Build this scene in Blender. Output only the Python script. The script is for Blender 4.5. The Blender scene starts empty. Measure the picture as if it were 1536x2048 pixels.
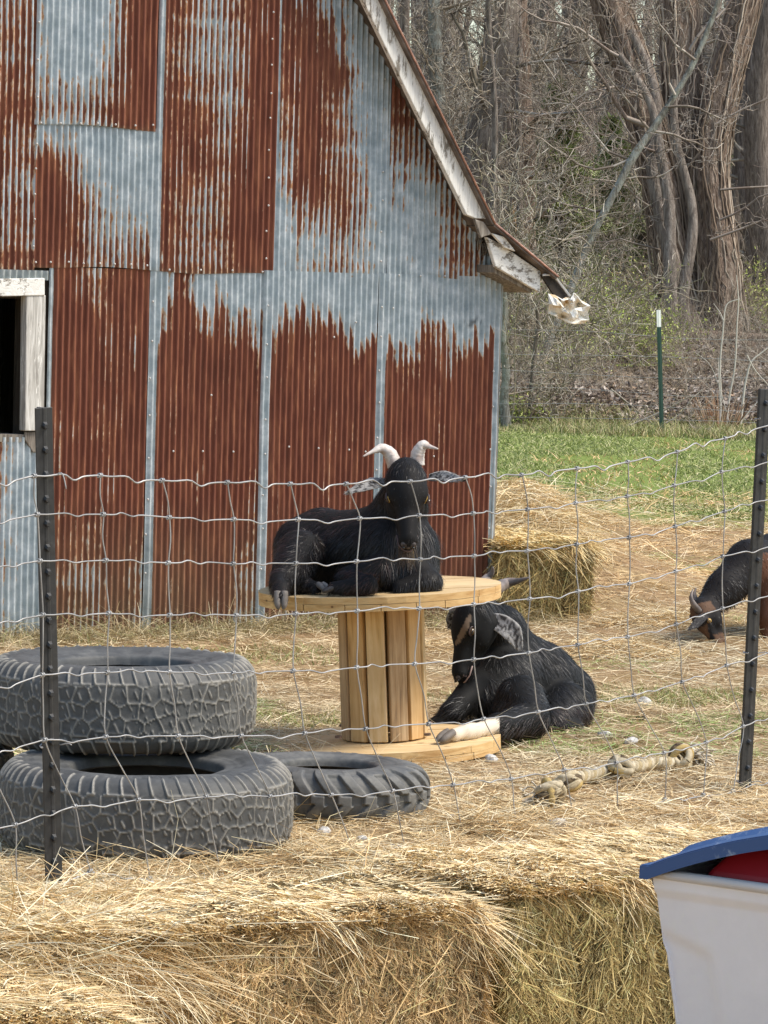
import bpy, math, random
import numpy as np
from mathutils import Vector
import openvdb as vdb
R = math.radians
S = bpy.context.scene
COL = S.collection
rs = np.random.RandomState(7)

# ------------------------------------------------------------ camera, sky, sun
F, CX, CY = 7094.0, 768.0, 1024.0
CAM = np.array([0.0, 0.0, 1.56]); HOR = 590.0; ROLL = R(1.6)
TH = math.atan((CY-HOR)*math.cos(ROLL)/F)
_f = np.array([0, math.cos(TH), -math.sin(TH)]); _u0 = np.array([0, math.sin(TH), math.cos(TH)]); _r0 = np.array([1.0, 0, 0])
_r = _r0*math.cos(ROLL)+_u0*math.sin(ROLL); _u = -_r0*math.sin(ROLL)+_u0*math.cos(ROLL)
cam = bpy.data.cameras.new('camera'); camo = bpy.data.objects.new('camera', cam); COL.objects.link(camo)
from mathutils import Matrix
M4 = Matrix(((_r[0], _u[0], -_f[0], 0), (_r[1], _u[1], -_f[1], 0), (_r[2], _u[2], -_f[2], CAM[2]), (0, 0, 0, 1)))
camo.matrix_world = M4
cam.sensor_fit = 'VERTICAL'; cam.sensor_height = 24.0; cam.sensor_width = 18.0; cam.lens = F/2048*24.0
cam.clip_start = 0.1; cam.clip_end = 3000
S.camera = camo
S.render.resolution_x = 768; S.render.resolution_y = 1024

SUN_AZ, SUN_EL = 98.0, 54.0      # azimuth measured clockwise from +Y (from the right of the view, hazy)
W = bpy.data.worlds.new("World"); S.world = W; W.use_nodes = True
nt = W.node_tree; nt.nodes.clear()
sky = nt.nodes.new('ShaderNodeTexSky'); sky.sky_type = 'NISHITA'; sky.sun_disc = False
sky.sun_elevation = R(SUN_EL); sky.sun_rotation = R(SUN_AZ); sky.air_density = 1.3; sky.dust_density = 1.3; sky.ozone_density = 0.3
bg = nt.nodes.new('ShaderNodeBackground'); bg.inputs['Strength'].default_value = 0.125
wo = nt.nodes.new('ShaderNodeOutputWorld'); nt.links.new(sky.outputs[0], bg.inputs[0]); nt.links.new(bg.outputs[0], wo.inputs[0])
sun = bpy.data.lights.new('sun', 'SUN'); sun.energy = 2.5; sun.angle = R(18.0); sun.color = (1.0, 0.925, 0.80)
suno = bpy.data.objects.new('sun', sun); COL.objects.link(suno)
sd = Vector((math.sin(R(SUN_AZ))*math.cos(R(SUN_EL)), math.cos(R(SUN_AZ))*math.cos(R(SUN_EL)), math.sin(R(SUN_EL))))
suno.rotation_euler = sd.to_track_quat('Z', 'Y').to_euler(); suno.location = (20, 5, 30)
S.view_settings.view_transform = 'Standard'; S.view_settings.look = 'None'; S.view_settings.gamma = 1
S.view_settings.exposure = 0.80
S.cycles.max_bounces = 6; S.cycles.transparent_max_bounces = 6; S.cycles.caustics_reflective = False; S.cycles.caustics_refractive = False

# ------------------------------------------------------------ pixel <-> world helpers (used only to read places off the photo)
def ray(x, y):
    return _f*F + (x-CX)*_r + (CY-y)*_u
def P(x, y, d):
    v = ray(x, y); return CAM + v*(d/v[1])
def G(x, y, z=0.0):
    v = ray(x, y); return CAM + v*((z-CAM[2])/v[2])
def PL(x, y, p0, n):
    v = ray(x, y); return CAM + v*(np.dot(p0-CAM, n)/np.dot(v, n))
def PR(p):
    v = np.asarray(p)-CAM; a = v@_f
    return CX+F*(v@_r)/a, CY-F*(v@_u)/a

# ------------------------------------------------------------ noise
def _h(i, j, k, seed):
    n = (i*374761393 + j*668265263 + k*2147483647 % 1000003 + k*1274126177 + seed*974634777) & 0x7fffffff
    n = ((n ^ (n >> 13))*1274126177) & 0x7fffffff
    return ((n ^ (n >> 16)) & 0xffff)/65535.0
def noise(x, y, z=0.0, seed=0):
    x = np.asarray(x, float); y = np.asarray(y, float)+0*x; z = np.asarray(z, float)+0*x
    i = np.floor(x).astype(np.int64); j = np.floor(y).astype(np.int64); k = np.floor(z).astype(np.int64)
    fx, fy, fz = x-i, y-j, z-k
    fx, fy, fz = fx*fx*(3-2*fx), fy*fy*(3-2*fy), fz*fz*(3-2*fz)
    def c(a, b, cc): return _h(i+a, j+b, k+cc, seed)
    def L(a, b, t): return a+(b-a)*t
    return L(L(L(c(0,0,0), c(1,0,0), fx), L(c(0,1,0), c(1,1,0), fx), fy), L(L(c(0,0,1), c(1,0,1), fx), L(c(0,1,1), c(1,1,1), fx), fy), fz)
def fbm(x, y, z=0.0, seed=0, o=4):
    s = 0; a = .5; t = 0
    for q in range(o):
        s = s+a*noise(np.asarray(x)*2**q, np.asarray(y)*2**q, np.asarray(z)*2**q, seed+q); t += a; a *= .5
    return s/t

# ------------------------------------------------------------ object helpers
def tag(o, label=None, cat=None, group=None, kind=None):
    if label: o['label'] = label
    if cat: o['category'] = cat
    if group: o['group'] = group
    if kind: o['kind'] = kind
    return o
def thing(name, label, cat, loc=(0, 0, 0), group=None):
    o = bpy.data.objects.new(name, None); COL.objects.link(o); o.location = [float(c) for c in loc]; o.empty_display_size = .1
    return tag(o, label, cat, group)
def root_loc(p):
    l = np.zeros(3)
    while p is not None:
        l += np.array(p.location); p = p.parent
    return l
def mesh(name, V, faces, mats=None, parent=None, smooth=False, cols=None, matidx=None, origin=None, attrs=None):
    """V (n,3) world coords; faces: (m,k) array or list of index lists"""
    V = np.asarray(V, float).reshape(-1, 3)
    off = root_loc(parent) if parent is not None else (np.array(origin, float) if origin is not None else np.zeros(3))
    me = bpy.data.meshes.new(name)
    if isinstance(faces, np.ndarray):
        m, k = faces.shape
        me.vertices.add(len(V)); me.vertices.foreach_set('co', (V-off).ravel().astype(np.float32))
        me.loops.add(m*k); me.loops.foreach_set('vertex_index', faces.ravel().astype(np.int32))
        me.polygons.add(m); me.polygons.foreach_set('loop_start', np.arange(0, m*k, k, dtype=np.int32))
        me.polygons.foreach_set('loop_total', np.full(m, k, dtype=np.int32))
        me.update(calc_edges=True)
    else:
        me.from_pydata([tuple(v) for v in (V-off)], [], [list(map(int, f)) for f in faces])
    if smooth: me.polygons.foreach_set('use_smooth', np.ones(len(me.polygons), bool))
    if mats is not None:
        for m_ in (mats if isinstance(mats, (list, tuple)) else [mats]): me.materials.append(m_)
    if matidx is not None: me.polygons.foreach_set('material_index', np.asarray(matidx, dtype=np.int32))
    if cols is not None:
        a = me.color_attributes.new('Col', 'FLOAT_COLOR', 'POINT')
        c = np.asarray(cols, float)
        if c.shape[1] == 3: c = np.concatenate([c, np.ones((len(c), 1))], 1)
        a.data.foreach_set('color', c.ravel().astype(np.float32))
    for k_, v_ in (attrs or {}).items():
        a = me.attributes.new(k_, 'FLOAT', 'POINT'); a.data.foreach_set('value', np.asarray(v_, np.float32))
    me.validate()
    o = bpy.data.objects.new(name, me); COL.objects.link(o)
    if parent is not None:
        o.parent = parent
    elif origin is not None: o.location = [float(c) for c in off]
    return o
def copy_thing(o, loc=None, rotz=None, scale=None, label=None, group=None):
    def rec(a, par):
        c = a.copy(); COL.objects.link(c); c.parent = par
        for ch in list(a.children): rec(ch, c)
        return c
    r = rec(o, o.parent)
    if loc is not None: r.location = [float(c) for c in loc]
    if rotz is not None: r.rotation_euler[2] = rotz
    if scale is not None: r.scale = (scale,)*3 if np.isscalar(scale) else scale
    if label: r['label'] = label
    if group: r['group'] = group
    return r

class MB:
    """collects closed shapes into one mesh"""
    def __init__(s): s.V = []; s.F = []; s.M = []; s.n = 0
    def add(s, V, F_, m=0):
        V = np.asarray(V, float); s.V.append(V)
        for f in F_: s.F.append([int(i)+s.n for i in f]); s.M.append(m)
        s.n += len(V)
    def box(s, c, ax, ay, az, m=0):     # centre and three half-axis vectors
        c, ax, ay, az = map(lambda q: np.asarray(q, float), (c, ax, ay, az))
        V = [c+i*ax+j*ay+k*az for k in (-1, 1) for j in (-1, 1) for i in (-1, 1)]
        s.add(V, [(0, 2, 3, 1), (4, 5, 7, 6), (0, 1, 5, 4), (2, 6, 7, 3), (0, 4, 6, 2), (1, 3, 7, 5)], m)
    def prism(s, poly, vec, m=0):
        A = np.asarray(poly, float); n = len(A); V = np.concatenate([A, A+np.asarray(vec, float)])
        s.add(V, [list(range(n))[::-1], list(range(n, 2*n))]+[(i, (i+1) % n, n+(i+1) % n, n+i) for i in range(n)], m)
    def tube(s, pts, rad, k=8, m=0, cap=True, flat=1.0, up=None):
        V, Fs = tube_arr(pts, rad, k, flat, up); 
        if cap:
            n = len(pts); Fs = Fs.tolist()+[list(range(k))[::-1], list(range((n-1)*k, n*k))]
        s.add(V, Fs, m)
    def ball(s, c, r, m=0, u=10, v=7, sq=(1, 1, 1)):
        V = [np.array(c)+np.array(sq)*r*np.array([0, 0, -1.])]; Fs = []
        for i in range(1, v):
            a = math.pi*i/v-math.pi/2
            for j in range(u):
                b = 2*math.pi*j/u; V.append(np.array(c)+np.array(sq)*r*np.array([math.cos(a)*math.cos(b), math.cos(a)*math.sin(b), math.sin(a)]))
        V.append(np.array(c)+np.array(sq)*r*np.array([0, 0, 1.]))
        for j in range(u): Fs.append((0, 1+(j+1) % u, 1+j)); Fs.append((len(V)-1, 1+(v-2)*u+j, 1+(v-2)*u+(j+1) % u))
        for i in range(v-2):
            for j in range(u): Fs.append((1+i*u+j, 1+i*u+(j+1) % u, 1+(i+1)*u+(j+1) % u, 1+(i+1)*u+j))
        s.add(V, Fs, m)
    def build(s, name, mats, parent=None, smooth=False, origin=None, cols=None):
        return mesh(name, np.concatenate(s.V), s.F, mats, parent, smooth, matidx=s.M, origin=origin, cols=cols)
def bevel(o, w=.003, seg=2):
    m = o.modifiers.new('bev', 'BEVEL'); m.width = w; m.segments = seg; m.limit_method = 'ANGLE'; m.angle_limit = R(35); return o

def tube_arr(pts, rad, k=8, flat=1.0, up=None):
    pts = np.asarray(pts, float); n = len(pts); rad = np.broadcast_to(np.asarray(rad, float), (n,))
    T = np.gradient(pts, axis=0); T /= np.linalg.norm(T, axis=1)[:, None]+1e-12
    a = np.array(up, float) if up is not None else (np.array([0, 0, 1.]) if abs(T[0, 2]) < .9 else np.array([1., 0, 0]))
    V = np.zeros((n, k, 3)); N = a-np.dot(a, T[0])*T[0]; N /= np.linalg.norm(N)
    th = np.arange(k)*2*math.pi/k
    for i in range(n):
        N = N-np.dot(N, T[i])*T[i]; N /= np.linalg.norm(N)+1e-12; B = np.cross(T[i], N)
        V[i] = pts[i]+rad[i]*(np.cos(th)[:, None]*N*flat+np.sin(th)[:, None]*B)
    i, j = np.meshgrid(np.arange(n-1), np.arange(k), indexing='ij')
    Fs = np.stack([i*k+j, i*k+(j+1) % k, (i+1)*k+(j+1) % k, (i+1)*k+j], -1).reshape(-1, 4)
    return V.reshape(-1, 3), Fs
def spline(pts, n):
    pts = np.asarray(pts, float); m = len(pts); out = []
    for t in np.linspace(0, m-1, n):
        i = min(int(t), m-2); u = t-i
        p0, p1, p2, p3 = pts[max(i-1, 0)], pts[i], pts[i+1], pts[min(i+2, m-1)]
        out.append(.5*((2*p1)+(-p0+p2)*u+(2*p0-5*p1+4*p2-p3)*u*u+(-p0+3*p1-3*p2+p3)*u**3))
    return np.array(out)
def unit(v): 
    v = np.asarray(v, float); return v/(np.linalg.norm(v, axis=-1, keepdims=True)+1e-12)

def ribbons(Pt, D, L, Wd, bend=None, segs=2, taper=.6, side=None, cols=None):
    """thin blades: start Pt, direction D, length L, width Wd, parabola bend. returns V,F,C"""
    n = len(Pt); L = np.broadcast_to(L, (n,)); Wd = np.broadcast_to(Wd, (n,)); D = unit(D)
    if bend is None: bend = np.zeros((n, 3))
    if side is None: side = unit(np.cross(D, unit(rs.normal(size=(n, 3)))))
    V = np.zeros((n, segs+1, 2, 3))
    for j in range(segs+1):
        t = j/segs; c = Pt+D*(L*t)[:, None]+bend*(L*t*t)[:, None]; w = (Wd*.5*(1-taper*t))[:, None]
        V[:, j, 0] = c-side*w; V[:, j, 1] = c+side*w
    b = (np.arange(n)*(segs+1)*2)[:, None]; j = np.arange(segs)[None, :]*2
    F_ = np.stack([b+j, b+j+1, b+j+3, b+j+2], -1).reshape(-1, 4)
    C = None if cols is None else np.repeat(cols, (segs+1)*2, axis=0)
    return V.reshape(-1, 3), F_, C
def prisms(A, B, ra, rb, k=3):
    """many tapered sticks"""
    n = len(A); T = unit(B-A); ref = np.where(np.abs(T[:, 2:3]) < .9, [[0, 0, 1.]], [[1., 0, 0]])
    N = unit(np.cross(T, ref)); Bn = np.cross(T, N); V = np.zeros((n, 2, k, 3))
    for q in range(k):
        a = 2*math.pi*q/k; d = N*math.cos(a)+Bn*math.sin(a)
        V[:, 0, q] = A+d*np.asarray(ra)[:, None]; V[:, 1, q] = B+d*np.asarray(rb)[:, None]
    b = (np.arange(n)*2*k)[:, None]; q = np.arange(k)[None, :]; q2 = (q+1) % k
    F_ = np.stack([b+q, b+q2, b+k+q2, b+k+q], -1).reshape(-1, 4)
    return V.reshape(-1, 3), F_
def cat(*parts):
    V = []; Fs = []; C = []; n = 0
    for p in parts:
        V.append(p[0]); Fs.append(p[1]+n); n += len(p[0])
        if len(p) > 2 and p[2] is not None: C.append(p[2])
    return np.concatenate(V), np.concatenate(Fs), (np.concatenate(C) if C else None)

# ------------------------------------------------------------ materials
class NM:
    def __init__(s, name, rough=.8, spec=.3, metal=0.0):
        s.m = bpy.data.materials.new(name); s.m.use_nodes = True; s.t = s.m.node_tree; s.b = s.t.nodes['Principled BSDF']
        s.b.inputs['Roughness'].default_value = rough; s.b.inputs['Specular IOR Level'].default_value = spec; s.b.inputs['Metallic'].default_value = metal
    def n(s, typ, ins=None, **kw):
        nd = s.t.nodes.new(typ)
        for k, v in kw.items(): setattr(nd, k, v)
        for k, v in (ins or {}).items(): s.set(nd.inputs[k], v)
        return nd
    def set(s, sock, v):
        if isinstance(v, bpy.types.NodeSocket): s.t.links.new(v, sock)
        elif isinstance(v, bpy.types.Node): s.t.links.new(v.outputs[0], sock)
        else:
            if isinstance(v, tuple) and len(v) == 3 and sock.type == 'RGBA': v = v+(1,)
            sock.default_value = v
    def base(s, v): s.set(s.b.inputs['Base Color'], v)
    def coord(s, kind='Object', scale=(1, 1, 1)):
        c = s.n('ShaderNodeTexCoord').outputs[kind] if kind != 'Pos' else s.n('ShaderNodeNewGeometry').outputs['Position']
        return s.n('ShaderNodeMapping', {'Vector': c, 'Scale': scale}).outputs[0]
    def noise(s, vec, scale, detail=4, rough=.55, dist=0.0):
        return s.n('ShaderNodeTexNoise', {'Vector': vec, 'Scale': scale, 'Detail': detail, 'Roughness': rough, 'Distortion': dist}).outputs[0]
    def ramp(s, fac, stops, interp='LINEAR'):
        r = s.n('ShaderNodeValToRGB', {'Fac': fac}); r.color_ramp.interpolation = interp; e = r.color_ramp.elements
        while len(e) > 1: e.remove(e[-1])
        for i, (p, c) in enumerate(stops):
            x = e[0] if i == 0 else e.new(p)
            x.position = p; x.color = tuple(c)+(1,) if not np.isscalar(c) else (c, c, c, 1)
        return r.outputs[0]
    def mix(s, fac, a, b, blend='MIX'):
        m = s.n('ShaderNodeMix', data_type='RGBA', blend_type=blend)
        s.set(m.inputs[0], fac); s.set(m.inputs[6], a); s.set(m.inputs[7], b); return m.outputs[2]
    def math(s, op, a, b=0.0, clamp=False):
        m = s.n('ShaderNodeMath', operation=op, use_clamp=clamp); s.set(m.inputs[0], a); s.set(m.inputs[1], b); return m.outputs[0]
    def attr(s, name, out='Color'): return s.n('ShaderNodeAttribute', attribute_name=name).outputs[out]
    def bump(s, h, strength=.3, dist=.01):
        s.set(s.b.inputs['Normal'], s.n('ShaderNodeBump', {'Height': h, 'Strength': strength, 'Distance': dist}))
    def rough(s, v): s.set(s.b.inputs['Roughness'], v)

def m_vcol(name, rough=.8, spec=.2, sat=1.0):
    k = NM(name, rough, spec); k.base(k.n('ShaderNodeHueSaturation', {'Color': k.attr('Col'), 'Saturation': sat}))
    return k.m
def m_plain(name, c, rough=.7, spec=.3, metal=0, nscale=8, amt=.25, bump=0.0, bscale=60):
    k = NM(name, rough, spec, metal); v = k.coord()
    f = k.noise(v, nscale, 5); c = np.array(c)
    k.base(k.ramp(f, [(.3, c*(1-amt)), (.7, np.clip(c*(1+amt), 0, 1))]))
    if bump: k.bump(k.noise(v, bscale, 5), bump, .004)
    return k.m
M_STRAND = m_vcol('dry_hay', .75, .22, .96)
M_GRASSB = m_vcol('grass_blade', .7, .25)
M_TWIG = m_vcol('twig_bark', .9, .1)
M_FUR = m_vcol('goat_hair', .42, .45)
# ============================================================ GROUND
def gz(x, y):
    """terrain height"""
    x = np.asarray(x, float); y = np.asarray(y, float)
    n = (fbm(x*.9, y*.9, 0, 3)-.5)*.05+(fbm(x*.25+9, y*.25, 0, 5)-.5)*.06*np.clip((y-13)/8, 0, 1)
    t = np.clip(y-42.5, 0, None)
    hill = .095*t
    hill = np.where(y > 140, .095*97.5-(y-140)*.02, hill)
    bank = .35*np.exp(-((y-44.8)/1.2)**2)*fbm(x*.5, y*.2, 0, 8)
    rough = (fbm(x*.35, y*.35, 0, 11)-.5)*.4*np.clip((y-44)/6, 0, 1)*np.clip((400-y)/200, 0, 1)
    # small mounds of trodden hay by the barn corner
    m = .27*np.exp(-(((x-.95)/.7)**2+((y-19.3)/1.0)**2))
    return n+hill+bank+rough+m
def axis(segs):
    return np.unique(np.concatenate([np.linspace(a, b, n) for a, b, n in segs]))
gx = axis([(-900, -60, 14), (-60, -12, 24), (-12, -3, 30), (-3, 4, 90), (4, 16, 60), (16, 60, 22), (60, 900, 14)])
gy = axis([(-300, -10, 10), (-10, 5, 20), (5, 20, 170), (20, 46, 110), (46, 110, 120), (110, 230, 50), (230, 1500, 16)])
XX, YY = np.meshgrid(gx, gy)
ZZ = gz(XX, YY); nx, ny = len(gx), len(gy)
ii, jj = np.meshgrid(np.arange(nx-1), np.arange(ny-1))
q = (jj*nx+ii).ravel(); GF = np.stack([q, q+1, q+nx+1, q+nx], -1)
k = NM('ground_soil', .95, .1)
pos = k.coord('Pos'); sep = k.n('ShaderNodeSeparateXYZ', {0: pos})
nz = k.noise(pos, .9, 5, .6); nf = k.noise(pos, 22, 6, .7); nm_ = k.noise(pos, 3.5, 5)
soil = k.ramp(nf, [(.3, (.16, .10, .055)), (.5, (.34, .235, .12)), (.7, (.50, .37, .20))])
soil = k.mix(k.ramp(nm_, [(.42, 0), (.62, 1)]), soil, (.36, .24, .135))
grass = k.ramp(nf, [(.3, (.10, .14, .03)), (.5, (.19, .25, .06)), (.72, (.34, .34, .13))])
leaf = k.ramp(k.noise(pos, 9, 7, .75), [(.3, (.05, .035, .025)), (.5, (.17, .12, .09)), (.66, (.34, .27, .22))])
yy = k.math('ADD', sep.outputs[1], k.math('MULTIPLY', k.math('SUBTRACT', nz, .5), 9.0))
g1 = k.n('ShaderNodeMapRange', {0: yy, 1: 24.5, 2: 26.5}).outputs[0]
yy2 = k.math('ADD', sep.outputs[1], k.math('MULTIPLY', k.math('SUBTRACT', nm_, .5), 2.0))
g2 = k.n('ShaderNodeMapRange', {0: yy2, 1: 42.6, 2: 43.6}).outputs[0]
k.base(k.mix(g2, k.mix(g1, soil, grass), leaf)); k.bump(nf, .8, .03)
M_GROUND = k.m
tag(mesh('ground', np.stack([XX.ravel(), YY.ravel(), ZZ.ravel()], 1), GF, M_GROUND, smooth=True), kind='structure')

# ============================================================ BARN
B0 = G(975, 1240); BL = G(0, 1280); TL = unit(BL-B0); TL[2] = 0; TL = unit(TL)      # corner base, direction to the left along the wall
BN = np.array([TL[1], -TL[0], 0.0]); BN = BN if np.dot(BN, CAM-B0) > 0 else -BN        # towards the camera
def bw(u, z, w=0.0): return np.stack(np.broadcast_arrays(B0[0]+u*TL[0]+w*BN[0], B0[1]+u*TL[1]+w*BN[1], np.asarray(z, float)+0*w), -1)
def uz(x, y, w=0.0):
    p = PL(x, y, B0+BN*w, BN); return float(np.dot(p-B0, TL)), float(p[2])
barn = thing('barn', 'old barn clad in rusty corrugated metal sheets with peeling white rake boards', 'barn', (B0[0], B0[1], 0))

k = NM('rusty_corrugated_metal', .5, .4)
v = k.coord('Pos'); fine = k.noise(k.coord('Pos', (1, 1, .35)), 90, 5, .6); mott = k.noise(v, 14, 6, .65)
rr = k.math('ADD', k.attr('rust', 'Fac'), k.math('MULTIPLY', k.math('SUBTRACT', fine, .5), .85))
rustc = k.ramp(k.noise(k.coord('Pos', (1, 1, .15)), 30, 5, .65), [(.25, (.11, .034, .020)), (.5, (.185, .060, .034)), (.72, (.32, .13, .066))])
galv = k.ramp(mott, [(.28, (.265, .325, .36)), (.5, (.40, .46, .495)), (.7, (.62, .665, .69))])
edge = k.mix(k.ramp(mott, [(.4, 0), (.6, 1)]), (.62, .50, .36), (.55, .30, .14))
c = k.mix(k.ramp(rr, [(.38, 0), (.50, 1)]), galv, edge); c = k.mix(k.ramp(rr, [(.45, 0), (.64, 1)]), c, rustc)
c = k.mix(k.math('MULTIPLY', k.attr('dirt', 'Fac'), .6), c, (.23, .20, .11))
c = k.mix(k.attr('dark', 'Fac'), c, (.03, .035, .04))
k.base(c); k.set(k.b.inputs['Metallic'], k.ramp(rr, [(.45, .18), (.52, 0)])); k.rough(k.ramp(rr, [(.45, .42), (.52, .8)]))
k.bump(k.noise(v, 45, 4), .25, .004)
M_RUST = k.m
k = NM('nail_zinc', .5, .5); k.base((.55, .53, .50)); M_NAIL = k.m
def grid_eval(g, s, t):
    """bilinear sample of a small control table; s left-right, t top-bottom in 0..1"""
    g = np.array(g, float); h, w = g.shape
    a = np.clip(s*(w)-.5, 0, w-1); b = np.clip(t*(h)-.5, 0, h-1)
    i0 = np.floor(a).astype(int); j0 = np.floor(b).astype(int); i1 = np.minimum(i0+1, w-1); j1 = np.minimum(j0+1, h-1)
    fa, fb = a-i0, b-j0
    return (g[j0, i0]*(1-fa)+g[j0, i1]*fa)*(1-fb)+(g[j1, i0]*(1-fa)+g[j1, i1]*fa)*fb
PITCH = .0318
_K1 = uz(935, 430); _K0 = uz(728, 0); ZE = uz(990, 505)[1]; ZS = uz(500, 545)[1]
rk = (_K0[0]-_K1[0])/(_K0[1]-_K1[1])              # du/dz of the lower rake
def rake_top(u):                                   # wall height under the roof at u (right half)
    z = _K1[1]+(u-_K1[0])/rk
    UK, ZK = _K1[0]+rk*(4.3-_K1[1]), 4.3
    z = np.where(u > UK, ZK+(u-UK)*.55, z)
    return np.where(u < _K1[0], ZE+(u/_K1[0])*(_K1[1]-ZE)*1.0+.03, z)
UKN = _K1[0]+rk*(4.3-_K1[1]); URIDGE = UKN+1.9; ZR = 4.3+1.9*.55; UW = 2*URIDGE
def rake_any(u): return rake_top(np.where(u > URIDGE, UW-u, u))
def sheet(xl, xr, yt, yb, ctrl, w, seed, lap_l=0, lap_r=0, xref=None, clip=False, dirt=0.0, u_range=None, z_range=None, nails=(), scar=False, con=1.15):
    """one corrugated sheet: pixel edges read at mid height"""
    if u_range is None:
        ym = (yt+yb)/2 if xref is None else xref
        ul, ur = uz(xl, ym)[0], uz(xr, ym)[0]
    else: ul, ur = u_range
    if z_range is None: zt0, zb0 = uz((xl+xr)/2, max(yt, -300))[1], uz((xl+xr)/2, yb)[1]
    else: zb0, zt0 = z_range
    zt_l, zb_l = zt0, zb0
    nu = max(8, int((ul-ur)/PITCH*9)); u = np.linspace(ul, ur, nu)      # left to right
    top = np.full(nu, zt0)
    if clip: top = np.minimum(top, rake_any(u))
    top = np.maximum(top, zb0+.01)
    bot = np.full(nu, zb0)+(.006*np.sin(u*9+seed))
    nv = max(12, int((zt0-zb0)/.018)); s = np.linspace(0, 1, nv)
    Z = bot[None, :]+(top-bot)[None, :]*s[:, None]; U = np.broadcast_to(u, Z.shape)
    ph = 2*math.pi*(U/PITCH); dent = (fbm(U*3, Z*2, 0, seed)-.5)*.022+(fbm(U*14, Z*9, 0, seed+3)-.5)*.004
    Wd = w+.0080*np.cos(ph)+dent*.6+.006
    sx = (ul-U)/(ul-ur); ty = (zt0-Z)/(zt0-zb0)
    cidx = np.floor(U/PITCH)
    fing = noise(cidx*7.3, Z*0+seed, 0, seed+1)       # per-corrugation offset
    fing2 = noise(cidx*3.3, Z*5+seed, 0, seed+21); tyw = np.clip(ty+(fing-.5)*.085+(fing2-.5)*.08, 0, 1)
    base = grid_eval(ctrl, np.clip(sx+(noise(Z*6, cidx, 0, seed+9)-.5)*.04, 0, 1), tyw)
    base = np.where(base > .02, np.clip((base-.5)*con+.5, .021, 1), base)
    streak = fbm(cidx*3.1+.5, Z*2.4, 0, seed+2, 3)
    band = noise(Z*11, U*.7, 0, seed+5)
    rust = base+.26*(base > .02)*(-np.cos(ph))*(1-np.abs(2*base-1)*.55)+(streak-.5)*.27+(band-.5)*.14
    thin = (noise(cidx*5.7, Z*3.2, 0, seed+7) > .60)&(np.cos(ph) > .72)   # bright worn ridges
    rust = np.where(thin&(base > .5), rust-.60*noise(Z*9, cidx*3, 0, seed+8)*np.clip((noise(cidx*5.7, Z*3.2, 0, seed+7)-.6)*4, .2, 1), rust)
    beads = noise(Z*26, U*1.6, 0, seed+31); rust = rust+(beads-.5)*.34*np.clip(1-np.abs(2*base-1)**2, 0, 1)*(base > .02)+(noise(Z*40, cidx*9, 0, seed+33)-.5)*.14*(base > .02)
    if lap_l: rust = np.where(sx < lap_l, np.minimum(rust, .22), rust)
    if lap_r: rust = np.where(sx > 1-lap_r, np.minimum(rust, .22), rust)
    dr = dirt*np.clip((ty-.62)/.38, 0, 1)*(.35+.9*fbm(cidx*2.7, Z*2, 0, seed+6, 3))+.35*np.clip((ty-.985)/.015, 0, 1)+.12*fbm(U*6, Z*1.5, 0, seed+12)*(np.cos(ph) < 0)
    dk = np.zeros_like(Z)
    V = bw(U, Z, Wd).reshape(-1, 3)
    i, j = np.meshgrid(np.arange(nu-1), np.arange(nv-1)); q = (j*nu+i).ravel()
    Fs = np.stack([q, q+1, q+nu+1, q+nu], -1)
    if scar:
        us, zs = uz(945, 645); dk = np.clip(1.2-(((U-us)/.075)**2+((Z-zs-.01*np.sin(U*60))/.014)**2), 0, 1)*.8*(noise(U*140, Z*140, 0, 4) > .3)
    o = mesh('metal_sheet', V, Fs, [M_RUST], barn, True, attrs={'rust': rust.ravel(), 'dirt': np.clip(dr, 0, 1).ravel(), 'dark': dk.ravel()})
    for (nxp, nyp) in nails:
        a, b = uz(nxp, nyp); mb = MB(); mb.ball(bw(a, b, w+.016), .0052, 0, 7, 5); mb.build('nail_head', M_NAIL, o, True)
    return o
def vn(x, y0, y1, n, lean=-.028):
    return [(x+lean*(y-y0)+rs.uniform(-1.5, 1.5), y+rs.uniform(-6, 6)) for y in np.linspace(y0, y1, n)]
def hn(x0, x1, y, n, sl=.03):
    return [(x+rs.uniform(-3, 3), y+sl*(x-x0)+rs.uniform(-1.5, 1.5)) for x in np.linspace(x0, x1, n)]
A_ = [[.55, .6, .6], [.6, .55, .6], [.6, .5, .6], [.75, .6, .6], [.7, .6, .7], [.85, .7, .7], [.5, .45, .6], [.55, .6, .7]]
sheet(-180, 70, -300, 543, A_, .004, 11, xref=270, clip=True)
sheet(68, 312, -300, 254, [[.6, .5, .5, .55, .8, 1], [.6, .5, .5, .55, .8, 1], [.5, .3, .3, .45, .8, 1], [.22, .05, .05, .3, .8, 1], [.2, .08, .1, .35, .8, 1], [.42, .38, .42, .6, .9, 1]], .012, 12, xref=130, clip=True, nails=hn(78, 300, 245, 7)+vn(72, 40, 200, 3))
sheet(66, 308, 250, 536, [[.2, .3, .1, .05, .1, .1], [.75, .6, .3, .2, .15, .2], [1, .9, .4, .3, .15, .15], [1, .95, .6, .3, .25, .2], [1, 1, .7, .45, .4, .5], [1, 1, .65, .5, .5, .65]], .005, 13, xref=400, lap_r=.045, nails=hn(66, 290, 523, 8)+vn(68, 290, 490, 5))
sheet(310, 548, -300, 546, [[.6, .5, .5, .5, .8, 1], [.6, .5, .4, .5, .8, 1], [.62, .45, .3, .4, .8, 1], [.85, .65, .5, .6, .85, 1], [.8, .6, .5, .5, .85, 1], [.7, .6, .55, .5, .75, 1], [.95, .85, .7, .5, .8, 1], [.85, .8, .75, .6, .95, 1], [.8, .6, .5, .7, 1, 1], [.75, .6, .55, .65, 1, 1]], .009, 14, xref=270, clip=True, lap_l=.05, lap_r=0, nails=vn(541, 20, 520, 10, -.03)+hn(330, 520, 538, 4))
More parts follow.
